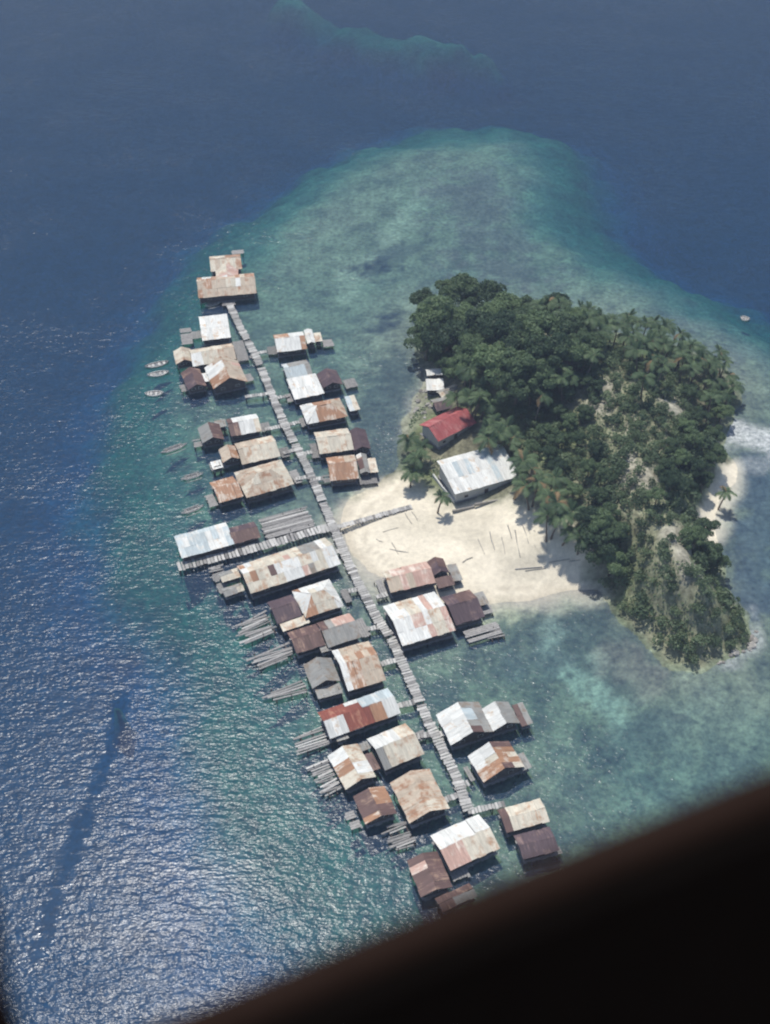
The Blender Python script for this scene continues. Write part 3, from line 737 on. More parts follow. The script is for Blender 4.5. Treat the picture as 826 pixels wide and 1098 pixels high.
# houses on the island
ISG = 'houses on the island'
house('single storey house with deep red roof between the palms', [(0, [(456, 455), (491, 433), (504, 451), (470, 475)], 'gu', W(red=1), 3.6, .5)], [], ISG, 'island_house', base=PG(472, 470).z, wall=PALEWALL)
wh = house('big house with blue-white and pinkish sheet roof standing above the beach', [
    (9, [(345, 610), (735, 510), (765, 660), (485, 770)], 'back', W(white=6, blue=3, pink=2), 4.2, .45)], [], ISG, 'island_house', base=PG(505, 530).z, wall=PALEWALL)
for i, (lb, q, kd, pl_) in enumerate([
    ('tiny white roofed hut under the big trees on the shore', [(295, 80), (380, 70), (385, 105), (300, 112)], 'gu', W(white=1)),
    ('grey sheet roofed shed behind the red roof', [(355, 205), (470, 150), (485, 185), (385, 235)], 'gu', W(grey=2, cream=2)),
    ('dark purplish hut close behind the red roof', [(325, 250), (400, 230), (440, 285), (350, 310)], 'gu', W(dark=2, grey=1)),
    ('low pale lean-to of loose sheets on the stony shore', [(295, 145), (400, 135), (380, 185), (300, 195)], 'shed', W(grey=2, white=1))]):
    house(lb, [(9, q, kd, pl_, 2.6, .4)], [], ISG, 'shore_hut', 'hut', base=0.7)

# ------------------------------------------------------------------ pier, walkways, platforms
PIER_PX = [(246, 326), (258, 351), (275.6, 383.7), (290, 418), (304.9, 454), (329.4, 500), (345, 535), (360, 570), (375, 606), (404, 662), (420.6, 686), (445.7, 741.5), (458, 770), (488.9, 831.4), (503, 870)]
def resample(pts, step):
    out = []; acc = 0.0
    for i in range(len(pts) - 1):
        a, b = pts[i], pts[i + 1]; L = (b - a).length; d = (b - a) / L
        while acc < L: out.append((a + d * acc, math.atan2(d.y, d.x))); acc += step
        acc -= L
    return out
def plank_unit(mat, k):
    m = MB(); j = random.uniform(-.02, .02)
    m.add([(-.5, -.5, -.5), (.5, -.5 + j, -.5), (.5, .5, -.5), (-.5, .5 + j, -.5), (-.5, -.5, .5), (.5, -.5 + j, .5), (.5, .5, .5), (-.5, .5 + j, .5)],
          [(3, 2, 1, 0), (4, 5, 6, 7), (0, 1, 5, 4), (1, 2, 6, 5), (2, 3, 7, 6), (3, 0, 4, 7)])
    return m.mesh('plank', mat)
PL = [plank_unit(WOOD if i % 4 == 0 else PALEWOOD, i) for i in range(8)]
PLG = [plank_unit(PALEWOOD if i % 4 == 0 else WOOD, i) for i in range(8)]
def walkway(name, label, cat, pts, width, step, zt, group=None, pile_step=5.0):
    root = empty(name, (pts[0].x, pts[0].y, 0)); tag(root, label, cat, group)
    o0 = Vector((pts[0].x, pts[0].y, 0)); pp = [Vector((p.x, p.y, 0)) for p in pts]
    for p, a in resample(pp, step):
        if name == 'pier' and random.random() < .03: continue
        o = link('plank', random.choice(PL), root)
        sl_ = random.gauss(0, .05)
        o.location = p - o0 + Vector((-math.sin(a) * sl_, math.cos(a) * sl_, zt - .03 + random.uniform(-.02, .02)))
        o.rotation_euler = (0, 0, a + random.gauss(0, .045)); o.scale = (step * random.uniform(.72, .95), width * random.uniform(.86, 1.12), .06)
    for sgn in (-1, 1):
        mb = MB()
        for i in range(len(pp) - 1):
            a, b = pp[i] - o0, pp[i + 1] - o0; d = (b - a).normalized(); nn = Vector((-d.y, d.x, 0)) * sgn * width * .36
            mb.box((a + b) / 2 + nn + Vector((0, 0, zt - .15)), ((b - a).length, .12, .13), math.atan2(d.y, d.x))
        link('beam', mb.mesh('beam', DARKWOOD), root)
    for p, a in resample(pp, pile_step):
        for sgn in (-1, 1):
            q = p - o0 + Vector((-math.sin(a), math.cos(a), 0)) * sgn * width * .42
            post('pile', q.x, q.y, -2.5, zt - .05 + random.uniform(0, .2), .1, root)
    return root
walkway('pier', 'long grey plank pier running between the two rows of stilt houses', 'pier', [P(x, y, 1.3) for x, y in PIER_PX], 1.9, .62, 1.3)
LANES = [
 (2, (25, 250), (88, 240), 'the lone orange and white house'), (1, (640, 905), (755, 888), 'open water between huts'), (2, (150, 497), (205, 485), 'the bright white roof'),
 (2, (80, 672), (178, 650), 'the white roof with brown end'), (2, (192, 650), (268, 630), 'the white-ended hip roof'), (2, (180, 800), (240, 787), 'the middle tan roof'),
 (2, (285, 808), (330, 797), 'the cream and orange roof'), (2, (250, 945), (308, 937), 'the large tan hip roof'), (2, (330, 950), (395, 945), 'the rust-red patchwork roof'),
 (4, (578, 132), (628, 120), 'the very long patchwork house'), (4, (640, 302), (690, 294), 'the white and rust hip roof'), (4, (725, 472), (770, 464), 'the dull pinkish brown roof'),
 (6, (72, 472), (130, 456), 'the vivid orange roof'), (6, (132, 636), (192, 620), 'the red and blue-white thirds roof'), (6, (55, 215), (88, 205), 'the tan roof on the sand'),
 (5, (600, 285), (680, 276), 'the twin roofed house'), (5, (738, 565), (800, 542), 'the tan gabled house'), (7, (295, 468), (345, 450), 'the white-sloped gable'),
 (7, (190, 240), (240, 230), 'the double gabled white house'), (7, (345, 578), (500, 545), 'the cream brown-edged roof'), (1, (700, 672), (655, 690), 'the long narrow cream house')]
for zn, a, b, wh_ in LANES:
    walkway('footbridge', 'short plank footbridge from the pier to ' + wh_, 'footbridge', [ZP(zn, a, 1.2), ZP(zn, b, 1.2)], 1.15, .6, 1.22, 'footbridges off the pier', 4.0)
walkway('jetty', 'long jetty with grey planks running past the blue-white boathouse to open water', 'jetty', [ZP(3, (185, 772), 1.2), ZP(3, (420, 715), 1.2), ZP(3, (600, 668), 1.2), P(340, 568.5, 1.2), P(359, 564, 1.2)], 2.3, .75, 1.24, None, 5)
walkway('beach_walkway', 'narrow plank walkway from the pier up onto the sand', 'walkway', [P(364, 564.5, 1.35), P(441, 543, 1.35)], 1.3, .6, 1.4, None, 5)

def platform(label, zone, quad, z=0.9, mat=None, n=None, name='timber_platform', cross=3, solid=False):
    c_, ang, wd, dp = fit(zone, quad, z)
    root = empty(name, (c_.x, c_.y, 0), ang); tag(root, label, 'platform', 'timber platforms behind the houses')
    n = n or max(5, int(dp / .48)); st = dp / n
    for i in range(n):
        if not solid and random.random() < .15: continue
        j0, j1 = (random.uniform(-.03, .02) * wd, random.uniform(-.03, .03) * wd) if solid else (random.uniform(-.28, .12) * wd, random.uniform(-.2, .1) * wd)
        o = link('log', random.choice(PLG), root)
        y = -dp / 2 + (i + .5) * st
        o.location = ((j0 + j1) / 2, y, z + random.uniform(-.05, .08)); o.scale = (wd + j1 - j0, st * (random.uniform(.86, 1.0) if solid else random.uniform(.4, 1.0)), .16)
        o.rotation_euler = (random.gauss(0, .05), random.gauss(0, .02), random.gauss(0, .008 if solid else .07))
    for i in range(cross):
        x = wd * (-.38 + .76 * i / (cross - 1))
        ubox('crossbeam', DARKWOOD, (x, 0, z - .2), (.18, dp, .18), root)
        for sy in (-1, 1): post('post', x, sy * dp * .42, -2.6, z + random.uniform(.0, .7), .09, root)
    return root
platform('wide weathered grey plank platform between boathouse and pier', 3, [(545, 545), (775, 500), (820, 580), (600, 645)], 1.1, n=13, solid=True)
platform('grey log platform on the sea side of the purple-brown hut', 4, [(160, 445), (270, 390), (332, 480), (182, 540)])
platform('grey log platform on the sea side of the dark brown flat-gabled hut', 4, [(200, 592), (370, 522), (402, 600), (225, 655)])
platform('grey log platform on the sea side of the grey-brown gabled hut', 4, [(270, 745), (440, 685), (472, 740), (300, 800)])
platform('loose log platform on the sea side of the red rust roof', 5, [(60, 275), (210, 245), (250, 320), (120, 375)])
platform('jumbled log platform on the sea side of the white rust-streaked roof', 5, [(138, 420), (225, 378), (292, 520), (215, 565)])
platform('broken timber platform between the brown hut and the cream square roof', 5, [(460, 695), (560, 660), (615, 765), (520, 795)], .7)
platform('small timber platform behind the long patchwork house towards the sea', 10, [(185, 285), (240, 270), (260, 320), (205, 335)], .7)
platform('small broken platform behind the purple-brown rear hut', 6, [(470, 340), (530, 325), (548, 370), (490, 390)], .6)

# ------------------------------------------------------------------ canoes
def canoe_mesh(L, Wd, D):
    n, m = 12, 6; vs = []; fs = []
    for inner in (0, 1):
        for i in range(n + 1):
            t_ = i / n * 2 - 1
            wv = max(.04, (1 - abs(t_) ** 2.6)) * Wd / 2 * (1 if not inner else .82); sh = abs(t_) ** 3 * .28
            for j in range(m + 1):
                a = math.pi * j / m
                x = t_ * L / 2 * (1 if not inner else .95)
                vs.append((x, -math.cos(a) * wv, sh + .30 - math.sin(a) * D * (1 - .35 * abs(t_) ** 3) * (1 if not inner else .8)))
    off = (n + 1) * (m + 1)
    for i in range(n):
        for j in range(m):
            a = i * (m + 1) + j; b = a + m + 1
            fs.append((a, a + 1, b + 1, b)); fs.append((off + a, off + b, off + b + 1, off + a + 1))
        for j in (0, m):
            a = i * (m + 1) + j; b = a + m + 1; fs.append((a, b, off + b, off + a))
    return mesh('hull', vs, fs, None, True)
HULL = canoe_mesh(6.4, 0.85, .55); HULL.materials.append(PALEWOOD)
HULLB = canoe_mesh(5.2, 1.5, .8); HULLB.materials.append(PALEWOOD)
def canoe(label, p0, p1, outrig=True, hull=None):
    a = math.atan2(p1.y - p0.y, p1.x - p0.x); c_ = (p0 + p1) / 2; L = (p1 - p0).length
    root = empty('outrigger_canoe' if outrig else 'boat', (c_.x, c_.y, 0), a); tag(root, label, 'canoe' if outrig else 'boat', 'boats moored off the houses')
    h_ = link('hull', hull or HULL, root); k = L / (6.4 if (hull or HULL) is HULL else 5.2); h_.scale = (k, 1.25 if outrig else 1.35, 1); h_.location = (0, 0, .12)
    for x in (-.25, .0, .25): ubox('thwart', WOOD, (x * L, 0, .36), (.22, (.7 if hull is None else 1.25), .05), root)
    if not outrig:
        for x in (-.3, -.16, .1, .3): ubox('floor_board', PALEWOOD, (x * L, 0, .33), (L * .11, 1.25 * (1 - abs(x)), .05), root)
    if outrig:
        for s_ in (-1, 1):
            f_ = MB(); f_.tube([(-L * .36, s_ * 1.15, .08), (0, s_ * 1.2, .05), (L * .36, s_ * 1.15, .1)], [.05, .09, .06], 6); link('float', f_.mesh('float', PALEWOOD), root)
        for x in (-.22, .22):
            f_ = MB(); f_.tube([(x * L, -1.2, .12), (x * L, -.5, .5), (x * L, .5, .5), (x * L, 1.2, .12)], .05, 5); link('boom', f_.mesh('boom', WOOD), root)
        for q in (-.75, -.42, .5, .8):
            f_ = MB(); f_.tube([(-L * .3, q, .5), (L * (.28 + q * .05), q, .52)], .07, 5); link('pole', f_.mesh('pole', PALEWOOD), root)
    return root
canoe('outrigger canoe off the white roof with brown end', ZP(3, (95, 245), .3), ZP(3, (222, 200), .3))
canoe('outrigger canoe off the middle tan roof', ZP(3, (190, 368), .3), ZP(3, (298, 338), .3))
canoe('outrigger canoe with pale stern off the orange-brown hut', ZP(3, (190, 528), .3), ZP(3, (300, 488), .3))
canoe('grey boat moored off the tan hut of the long narrow cream house', ZP(1, (80, 742), .3), ZP(1, (212, 712), .3), False, HULLB)
canoe('pale boat beside the grey boat off the tan hut', ZP(1, (92, 788), .3), ZP(1, (215, 768), .3), False, HULLB)
canoe('lone broad boat with pale interior off the dark brown hut', ZP(1, (78, 890), .3), ZP(1, (185, 885), .3), False, HULLB)
canoe('small pale boat far out on the deep edge of the reef behind the island', P(794, 340, .3), P(804, 343, .3), False, HULLB)
canoe('outrigger canoe lying in front of the cross-plan house', ZP(1, (412, 405), .3), ZP(1, (500, 385), .3))
canoe('small white dinghy at the porch of the long narrow cream house', ZP(1, (580, 705), .3), ZP(1, (650, 695), .3), False, HULLB)

# ------------------------------------------------------------------ beach things
def beach_log(p0, p1, r, label, nm='driftwood_log'):
    a, b = PG(*p0), PG(*p1)
    mb = MB(); c_ = (a + b) / 2
    mid = c_ + Vector((random.uniform(-.15, .15), random.uniform(-.15, .15), .02))
    mb.tube([a - c_ + Vector((0, 0, r)), mid - c_ + Vector((0, 0, r)), b - c_ + Vector((0, 0, r))], [r, r * .9, r * .7], 6)
    o = link(nm, mb.mesh(nm, WOOD)); o.location = c_
    return tag(o, label, 'log', 'logs and poles lying on the sand')
def b8(x, y): return (360 + x / 2.753, 380 + y / 2.753)
for (a, b, r) in [((455, 525), (470, 578), .16), ((508, 505), (520, 545), .14), ((530, 520), (545, 600), .16), ((552, 505), (570, 560), .13), ((490, 540), (500, 590), .1),
                  ((585, 520), (625, 580), .12), ((570, 520), (590, 570), .1), ((420, 545), (440, 590), .1)]:
    beach_log(b8(*a), b8(*b), r * .7, 'thin dark pole laid across the sand below the big house')
for (a, b, r) in [((375, 615), (405, 600), .14), ((530, 635), (610, 628), .16), ((560, 640), (620, 632), .12), ((630, 615), (690, 605), .12), ((690, 612), (750, 606), .1)]:
    beach_log(b8(*a), b8(*b), r * .7, 'grey log lying along the waterline of the sand')
for (a, b, r) in [((140, 525), (185, 512), .1), ((160, 575), (215, 585), .1), ((165, 555), (185, 590), .1), ((205, 470), (225, 500), .1), ((225, 465), (243, 492), .1), ((120, 545), (140, 555), .08)]:
    beach_log(b8(*a), b8(*b), r * .7, 'short stick on the sand near the plank walkway')
def low_wall(label, pts, h_, th, mat):
    ps = [PG(*p) for p in pts]; o0 = ps[0].copy()
    mb = MB()
    for a, b in zip(ps[:-1], ps[1:]):
        c_ = (a + b) / 2 - o0; d = b - a
        mb.box((c_.x, c_.y, c_.z + h_ / 2 - .1), (d.length, th, h_), math.atan2(d.y, d.x))
    o = link('garden_wall', mb.mesh('garden_wall', mat)); o.location = o0
    tag(o, label, 'wall'); return o
low_wall('low pale wall along the sand in front of the big house', [b8(345, 468), b8(410, 452), b8(478, 430)], .7, .3, STONE)
low_wall('white low wall beside the gable end of the big house', [b8(288, 362), b8(318, 400), b8(352, 440)], .9, .35, PALEWALL)
# stones on the north-west shore
RK = []
for k in range(3):
    import bmesh as _b
    bm = _b.new(); _b.ops.create_icosphere(bm, subdivisions=2, radius=1)
    for v_ in bm.verts: v_.co *= 1 + random.uniform(-.22, .22); v_.co.z *= .6
    me = bpy.data.meshes.new('boulder'); bm.to_mesh(me); bm.free(); me.materials.append(STONE); RK.append(me)
def rocks(n, reg, smin, smax, label, grp):
    pl = poly(reg); k = 0
    lo, hi = pl.min(0), pl.max(0)
    while k < n:
        x, y = random.uniform(lo[0], hi[0]), random.uniform(lo[1], hi[1])
        if sdf(np.array([x]), np.array([y]), pl)[0] > 0: continue
        o = link('boulder', random.choice(RK)); s_ = random.uniform(smin, smax)
        o.location = (x, y, max(ground_z(x, y), -.3) + s_ * .15); o.scale = (s_, s_ * random.uniform(.7, 1.2), s_); o.rotation_euler = (0, 0, random.uniform(0, 6))
        tag(o, label, 'boulder', grp); k += 1
rocks(26, [(428, 455), (440, 440), (457, 405), (470, 405), (462, 440), (455, 452)], .25, .75, 'grey boulder on the stony shore beside the red roof', 'boulders on the stony shore')
rocks(16, [(745, 722), (792, 705), (815, 688), (812, 672), (800, 690), (765, 712)], .3, .9, 'grey boulder at the foot of the scrub-covered headland', 'boulders under the headland')

# ------------------------------------------------------------------ plants
def leaf_cloud(lobes, per, smin, smax, seed):
    r = np.random.default_rng(seed); V = []
    for (cx, cy, cz, rx, ry, rz) in lobes:
        n = int(per * (rx * ry) ** .5 * max(rx, rz))
        d = r.normal(size=(n, 3)); d /= np.linalg.norm(d, axis=1)[:, None]
        d[:, 2] = np.where(d[:, 2] < -.45, -d[:, 2], d[:, 2])
        rad = 1 - np.abs(r.normal(0, .13, n)); rad = np.where(r.random(n) < .08, 1.1, rad)
        p = np.array([cx, cy, cz]) + d * np.array([rx, ry, rz]) * rad[:, None]
        nn = d + r.normal(0, .55, (n, 3)); nn /= np.linalg.norm(nn, axis=1)[:, None]
        a = np.cross(nn, r.normal(size=(n, 3))); a /= np.linalg.norm(a, axis=1)[:, None]; b_ = np.cross(nn, a)
        s_ = r.uniform(smin, smax, n)[:, None]
        k = r.uniform(.55, 1.0, n)[:, None]
        q = np.stack([p - a * s_, p - b_ * s_ * k * .7, p + a * s_ * 1.0 + nn * s_ * .2, p + b_ * s_ * k * .7], 1)
        V.append(q)
    V = np.concatenate(V).reshape(-1, 3)
    return V
def cloud_mesh(name, V, mat):
    n = len(V) // 4; me = bpy.data.meshes.new(name)
    me.vertices.add(len(V)); me.vertices.foreach_set('co', V.astype(np.float32).ravel())
    me.loops.add(len(V)); me.loops.foreach_set('vertex_index', np.arange(len(V), dtype=np.int32))
    me.polygons.add(n); me.polygons.foreach_set('loop_start', np.arange(0, len(V), 4, dtype=np.int32))
    me.update(calc_edges=True); me.materials.append(mat); return me
def make_broad(seed, R, H):
    r = random.Random(seed); lobes = [(0, 0, H - R * .55, R * .6, R * .55, R * .42)]
    n = r.randint(17, 22)
    for i in range(n):
        a = 2 * math.pi * i / n + r.uniform(-.3, .3); q = R * r.uniform(.15, .95) ** .8
        s_ = R * r.uniform(.15, .34)
        lobes.append((math.cos(a) * q, math.sin(a) * q, H - R * (r.uniform(.05, .45) + .6 * (q / R) ** 2), s_ * r.uniform(.9, 1.3), s_ * r.uniform(.9, 1.3), s_ * r.uniform(.7, 1.1)))
    cr = cloud_mesh('crown', leaf_cloud(lobes, 105, .18, .46, seed), LEAF)
    mb = MB(); mb.tube([(0, 0, -.8), (.1, .05, H * .3), (-.1, .1, H * .55), (0, 0, H - R * .5)], [.42, .32, .24, .1], 8)
    for l_ in lobes[1:]:
        mb.tube([(0, .05, H * .38 + r.uniform(0, .8)), (l_[0] * .5, l_[1] * .5, l_[2] * .75), (l_[0], l_[1], l_[2])], [.16, .11, .04], 5)
    return cr, mb.mesh('trunk', BARK, True)
BROAD = [make_broad(100 + i, 5.2, 10.5) for i in range(5)]
def make_shrub(seed):
    r = random.Random(seed); lobes = []
    for i in range(r.randint(4, 6)):
        a = r.uniform(0, 6.28); q = r.uniform(0, .75); s_ = r.uniform(.4, .75)
        lobes.append((math.cos(a) * q, math.sin(a) * q, r.uniform(.4, .95), s_, s_, s_ * .8))
    cr = cloud_mesh('foliage', leaf_cloud(lobes, 110, .10, .24, seed), LEAFS)
    mb = MB()
    for l_ in lobes: mb.tube([(0, 0, -.4), (l_[0] * .4, l_[1] * .4, l_[2] * .5), (l_[0], l_[1], l_[2])], [.06, .045, .02], 4)
    return cr, mb.mesh('stem', BARK)
SHRUB = [make_shrub(200 + i) for i in range(6)]
def frond_mesh(L, droop, seed):
    r = random.Random(seed); n = 11; vs = []; fs = []
    def at(t_): return Vector((L * (t_ * .97 - .12 * t_ * t_), 0, L * (.42 * t_ - droop * t_ * t_)))
    for i in range(n):
        t0, t1 = i / n, (i + 1) / n
        a, b = at(t0), at(t1); k = len(vs); wv = .045 * (1 - t0)
        vs += [a + Vector((0, -wv, .02)), b + Vector((0, -wv * .9, .02)), b + Vector((0, wv * .9, .02)), a + Vector((0, wv, .02))]; fs.append((k, k + 1, k + 2, k + 3))
        if i < 1: continue
        for sgn in (-1, 1):
            for h_ in (0.0, .5):
                c_ = a.lerp(b, h_); ll = L * .30 * math.sin(math.pi * min(1, .18 + t0 * .8)) * r.uniform(.8, 1.15) + .12
                tip = c_ + Vector((ll * .55, sgn * ll * .8, -ll * r.uniform(.25, .6)))
                bw = (b - a) * .46; k = len(vs); vs += [c_ - bw * .5, c_ + bw, tip]; fs.append((k, k + 1, k + 2))
    return mesh('frond', vs, fs, LEAFP)
DEADM = timber('dead_frond', (0.17, 0.115, 0.06), (0.27, 0.20, 0.11), 2.0)
DEAD = frond_mesh(3.0, 1.05, 9); DEAD.materials.clear(); DEAD.materials.append(DEADM)
FROND = [frond_mesh(3.5, .62, 1), frond_mesh(3.3, .85, 2), frond_mesh(3.1, .45, 3), frond_mesh(2.6, .2, 4)]
def palm_trunk(H, seed):
    r = random.Random(seed); bx, by = r.uniform(-1.6, 1.6), r.uniform(-1.6, 1.6)
    mb = MB(); mb.tube([(-bx, -by, -.8), (-bx * .7, -by * .7, H * .25), (-bx * .25, -by * .25, H * .6), (0, 0, H)], [.26, .19, .15, .13], 7)
    return mb.mesh('trunk', BARK, True)
PTR = {h_: [palm_trunk(h_, h_ * 10 + i) for i in range(3)] for h_ in (5, 7, 9)}
def broad(p, label, grp, s_=1.0):
    root = empty('broadleaf_tree', p, random.uniform(0, 6.28)); tag(root, label, 'tree', grp)
    cr, tk = random.choice(BROAD)
    for nm, me in (('trunk', tk), ('crown', cr)):
        o = link(nm, me, root); o.scale = (s_, s_, s_ * random.uniform(.9, 1.05))
def palm(p, label, grp, H=7, s_=1.0, n=13):
    root = empty('coconut_palm', p, random.uniform(0, 6.28)); tag(root, label, 'palm', grp)
    link('trunk', random.choice(PTR[H]), root)
    for i in range(n):
        k = random.choice((0, 0, 1, 2)) if i < n - 2 else 3
        o = link('frond', DEAD if random.random() < .035 else FROND[k], root); f_ = s_ * random.uniform(.85, 1.12)
        o.location = (0, 0, H - .1 + random.uniform(-.1, .1)); o.scale = (f_, f_ * random.uniform(.9, 1.2), f_)
        o.rotation_euler = (random.uniform(-.25, .25), random.uniform(-.28, .22) - (.6 if k == 3 else 0), 2 * math.pi * i / n + random.uniform(-.2, .2))
def shrub(p, label, grp, s_=1.0):
    root = empty('shrub', p, random.uniform(0, 6.28)); tag(root, label, 'shrub', grp)
    fo_, st_ = random.choice(SHRUB)
    for nm, me in (('stem', st_), ('foliage', fo_)):
        o = link(nm, me, root); o.scale = (s_, s_, s_ * random.uniform(.8, 1.1))
def crown_base(px, py, hz):
    """ground point of a plant whose crown centre, hz above ground, shows at the pixel"""
    z = 1.5
    for _ in range(8):
        p = P(px, py, z + hz); z = .5 * z + .5 * max(ground_z(p.x, p.y), .2)
    p = P(px, py, z + hz); return Vector((p.x, p.y, max(ground_z(p.x, p.y), 0.1)))
MARK = [(crown_base(645, 590, 2), 'the end of the sand'), (crown_base(610, 540, 2), 'the dark palms'), (crown_base(590, 440, 2), 'the hill-foot palms'), (crown_base(700, 390, 2), 'the far palms'), (crown_base(620, 355, 2), 'the grove'), (crown_base(775, 410, 2), 'the steep corner'), (crown_base(505, 425, 2), 'the red roof'), (crown_base(550, 470, 2), 'the big white roof'),
        (crown_base(760, 480, 2), 'the surf'), (crown_base(755, 570, 2), 'the tiny pale beach'), (crown_base(800, 680, 1), 'the tip of the headland'), (crown_base(720, 700, 1), 'the green shallows'),
        (crown_base(670, 660, 1), 'the reef bay')]
def mark_of(p): return min(((q.x - p.x) ** 2 + (q.y - p.y) ** 2, nm) for q, nm in MARK)[1]
# broadleaf trees by where their crowns show
GRV = 'trees of the grove behind the huts'
def trees(lst, label, grp):
    for x, y, s_ in lst: broad(crown_base(x, y, 7.5 * s_), label, grp, s_)
trees([(468, 338, 1.2), (482, 362, 1.05), (458, 362, .9), (456, 322, .8)], 'large round dark tree at the grove corner hanging over the shore', GRV)
trees([(500, 312, 1.0), (522, 320, 1.0), (545, 328, .95), (484, 310, .8), (568, 330, .9)], 'sunlit tree on the seaward back edge of the grove', GRV)
trees([(515, 348, 1.15), (545, 355, 1.2), (575, 350, 1.1), (500, 340, .9), (530, 335, .9), (560, 342, .9)], 'tall tree in the middle of the grove', GRV)
trees([(535, 382, 1.15), (562, 388, 1.15), (510, 375, 1.0), (590, 375, 1.0), (585, 400, .9), (555, 410, .9)], 'broad dark tree on the grove side that faces the roofs', GRV)
trees([(500, 392, .8), (482, 388, .7), (472, 380, .6)], 'lower tree right behind the shore huts', GRV)
trees([(595, 330, .85), (605, 352, .9), (620, 345, .8), (612, 378, .85), (630, 368, .75)], 'tree at the end of the grove among the first far-shore palms', GRV)
for x, y, s_ in [(640, 580, .75), (657, 597, .7), (645, 560, .6), (632, 555, .55), (662, 570, .55)]:
    broad(crown_base(x, y, 7.5 * s_), 'bushy dark green tree where the sand meets the scrub hill', 'trees at the end of the sand', s_)
for x, y, s_ in [(755, 565, .55), (760, 590, .62), (768, 600, .5), (745, 575, .5)]:
    broad(crown_base(x, y, 7.5 * s_), 'rounded tree standing by the tiny pale beach behind the hill', 'trees at the tiny beach', s_)
for x, y, s_ in [(720, 515, .62), (735, 520, .62), (745, 500, .65), (760, 490, .6), (705, 530, .5), (765, 465, .62), (775, 440, .65), (745, 470, .6), (730, 490, .55), (755, 515, .6), (750, 445, .6), (762, 425, .65), (735, 455, .5), (720, 475, .5), (776, 420, .6), (740, 420, .55), (715, 500, .5), (768, 485, .6)]:
    s_ *= .78; p = crown_base(x, y, 7.5 * s_); broad(p, ('small ' if s_ < .45 else 'full ') + 'green tree on the far slope towards ' + mark_of(p), 'trees on the far slope', s_)
for x, y, s_ in [(585, 462, .62), (572, 478, .55), (598, 440, .5), (610, 420, .5), (620, 470, .5), (560, 440, .45), (600, 500, .6), (615, 525, .55), (640, 480, .5), (632, 500, .55), (640, 530, .55), (612, 450, .55), (600, 470, .6), (628, 440, .5), (640, 410, .5), (625, 405, .55), (655, 545, .5), (650, 510, .5), (590, 485, .55)]:
    s_ *= .75; p = crown_base(x, y, 7.5 * s_); broad(p, ('small ' if s_ < .4 else 'full ') + 'dark tree on the roof side towards ' + mark_of(p), 'trees between palms and hill', s_)
# palms
def belt(line, n, jx, jy, H, label, grp, s_=(.8, 1.05), mind=2.4):
    pts = []; seg = [math.dist(line[i], line[i + 1]) for i in range(len(line) - 1)]; tot = sum(seg); tries = 0
    while len(pts) < n and tries < 3000:
        tries += 1
        q = random.uniform(0, tot); i = 0
        while q > seg[i]: q -= seg[i]; i += 1
        k = q / seg[i]
        px = line[i][0] + (line[i + 1][0] - line[i][0]) * k + random.gauss(0, jx); py = line[i][1] + (line[i + 1][1] - line[i][1]) * k + random.gauss(0, jy)
        h_ = random.choice(H); p = crown_base(px, py, h_)
        if ground_z(p.x, p.y) > .35 and all((p - o).length > mind for o in pts):
            pts.append(p); palm(p, label.replace('@', 'tall' if h_ >= 7 else 'short') + (' towards ' + mark_of(p) if '@' in label else ''), grp, h_, random.uniform(*s_), random.choice((10, 11)))
belt([(605, 338), (660, 345), (710, 362), (755, 385), (782, 415)], 63, 10, 15, (5, 7, 7), '@ pale green palm in the far-shore belt', 'palms along the far shore')
belt([(560, 335), (600, 325), (640, 332)], 7, 5, 5, (9,), 'tall coconut palm rising out of the back of the grove', 'palms behind the grove')
belt([(500, 405), (515, 430), (540, 445), (525, 462), (555, 455)], 13, 8, 7, (5, 7), '@ palm between red roof and big white roof', 'palms around the red roof', (.9, 1.15))
belt([(555, 490), (575, 510), (590, 535), (605, 555), (620, 570)], 17, 8, 9, (5, 7), '@ dark palm at the back edge of the sand', 'palms along the sand', (.9, 1.15))
belt([(560, 420), (590, 405), (620, 395)], 8, 10, 7, (5, 7), 'coconut palm at the foot of the scrub hill below the grove', 'palms at the foot of the hill')
for x, y, h_, s_ in [(438, 470, 5, .95), (447, 490, 7, 1.05), (443, 505, 5, 1.0), (452, 478, 5, .9)]:
    palm(crown_base(x, y, h_), 'coconut palm in the clump on the point beside the red roof', 'palms on the point', h_, s_, 14)
palm(crown_base(474, 532, 5), 'single short coconut palm on the sand beside the white low wall', 'palms on the point', 5, .7, 12)
palm(crown_base(779, 527, 5), 'single coconut palm on the tiny pale beach behind the hill', 'palms on the tiny beach', 5, .75, 12)
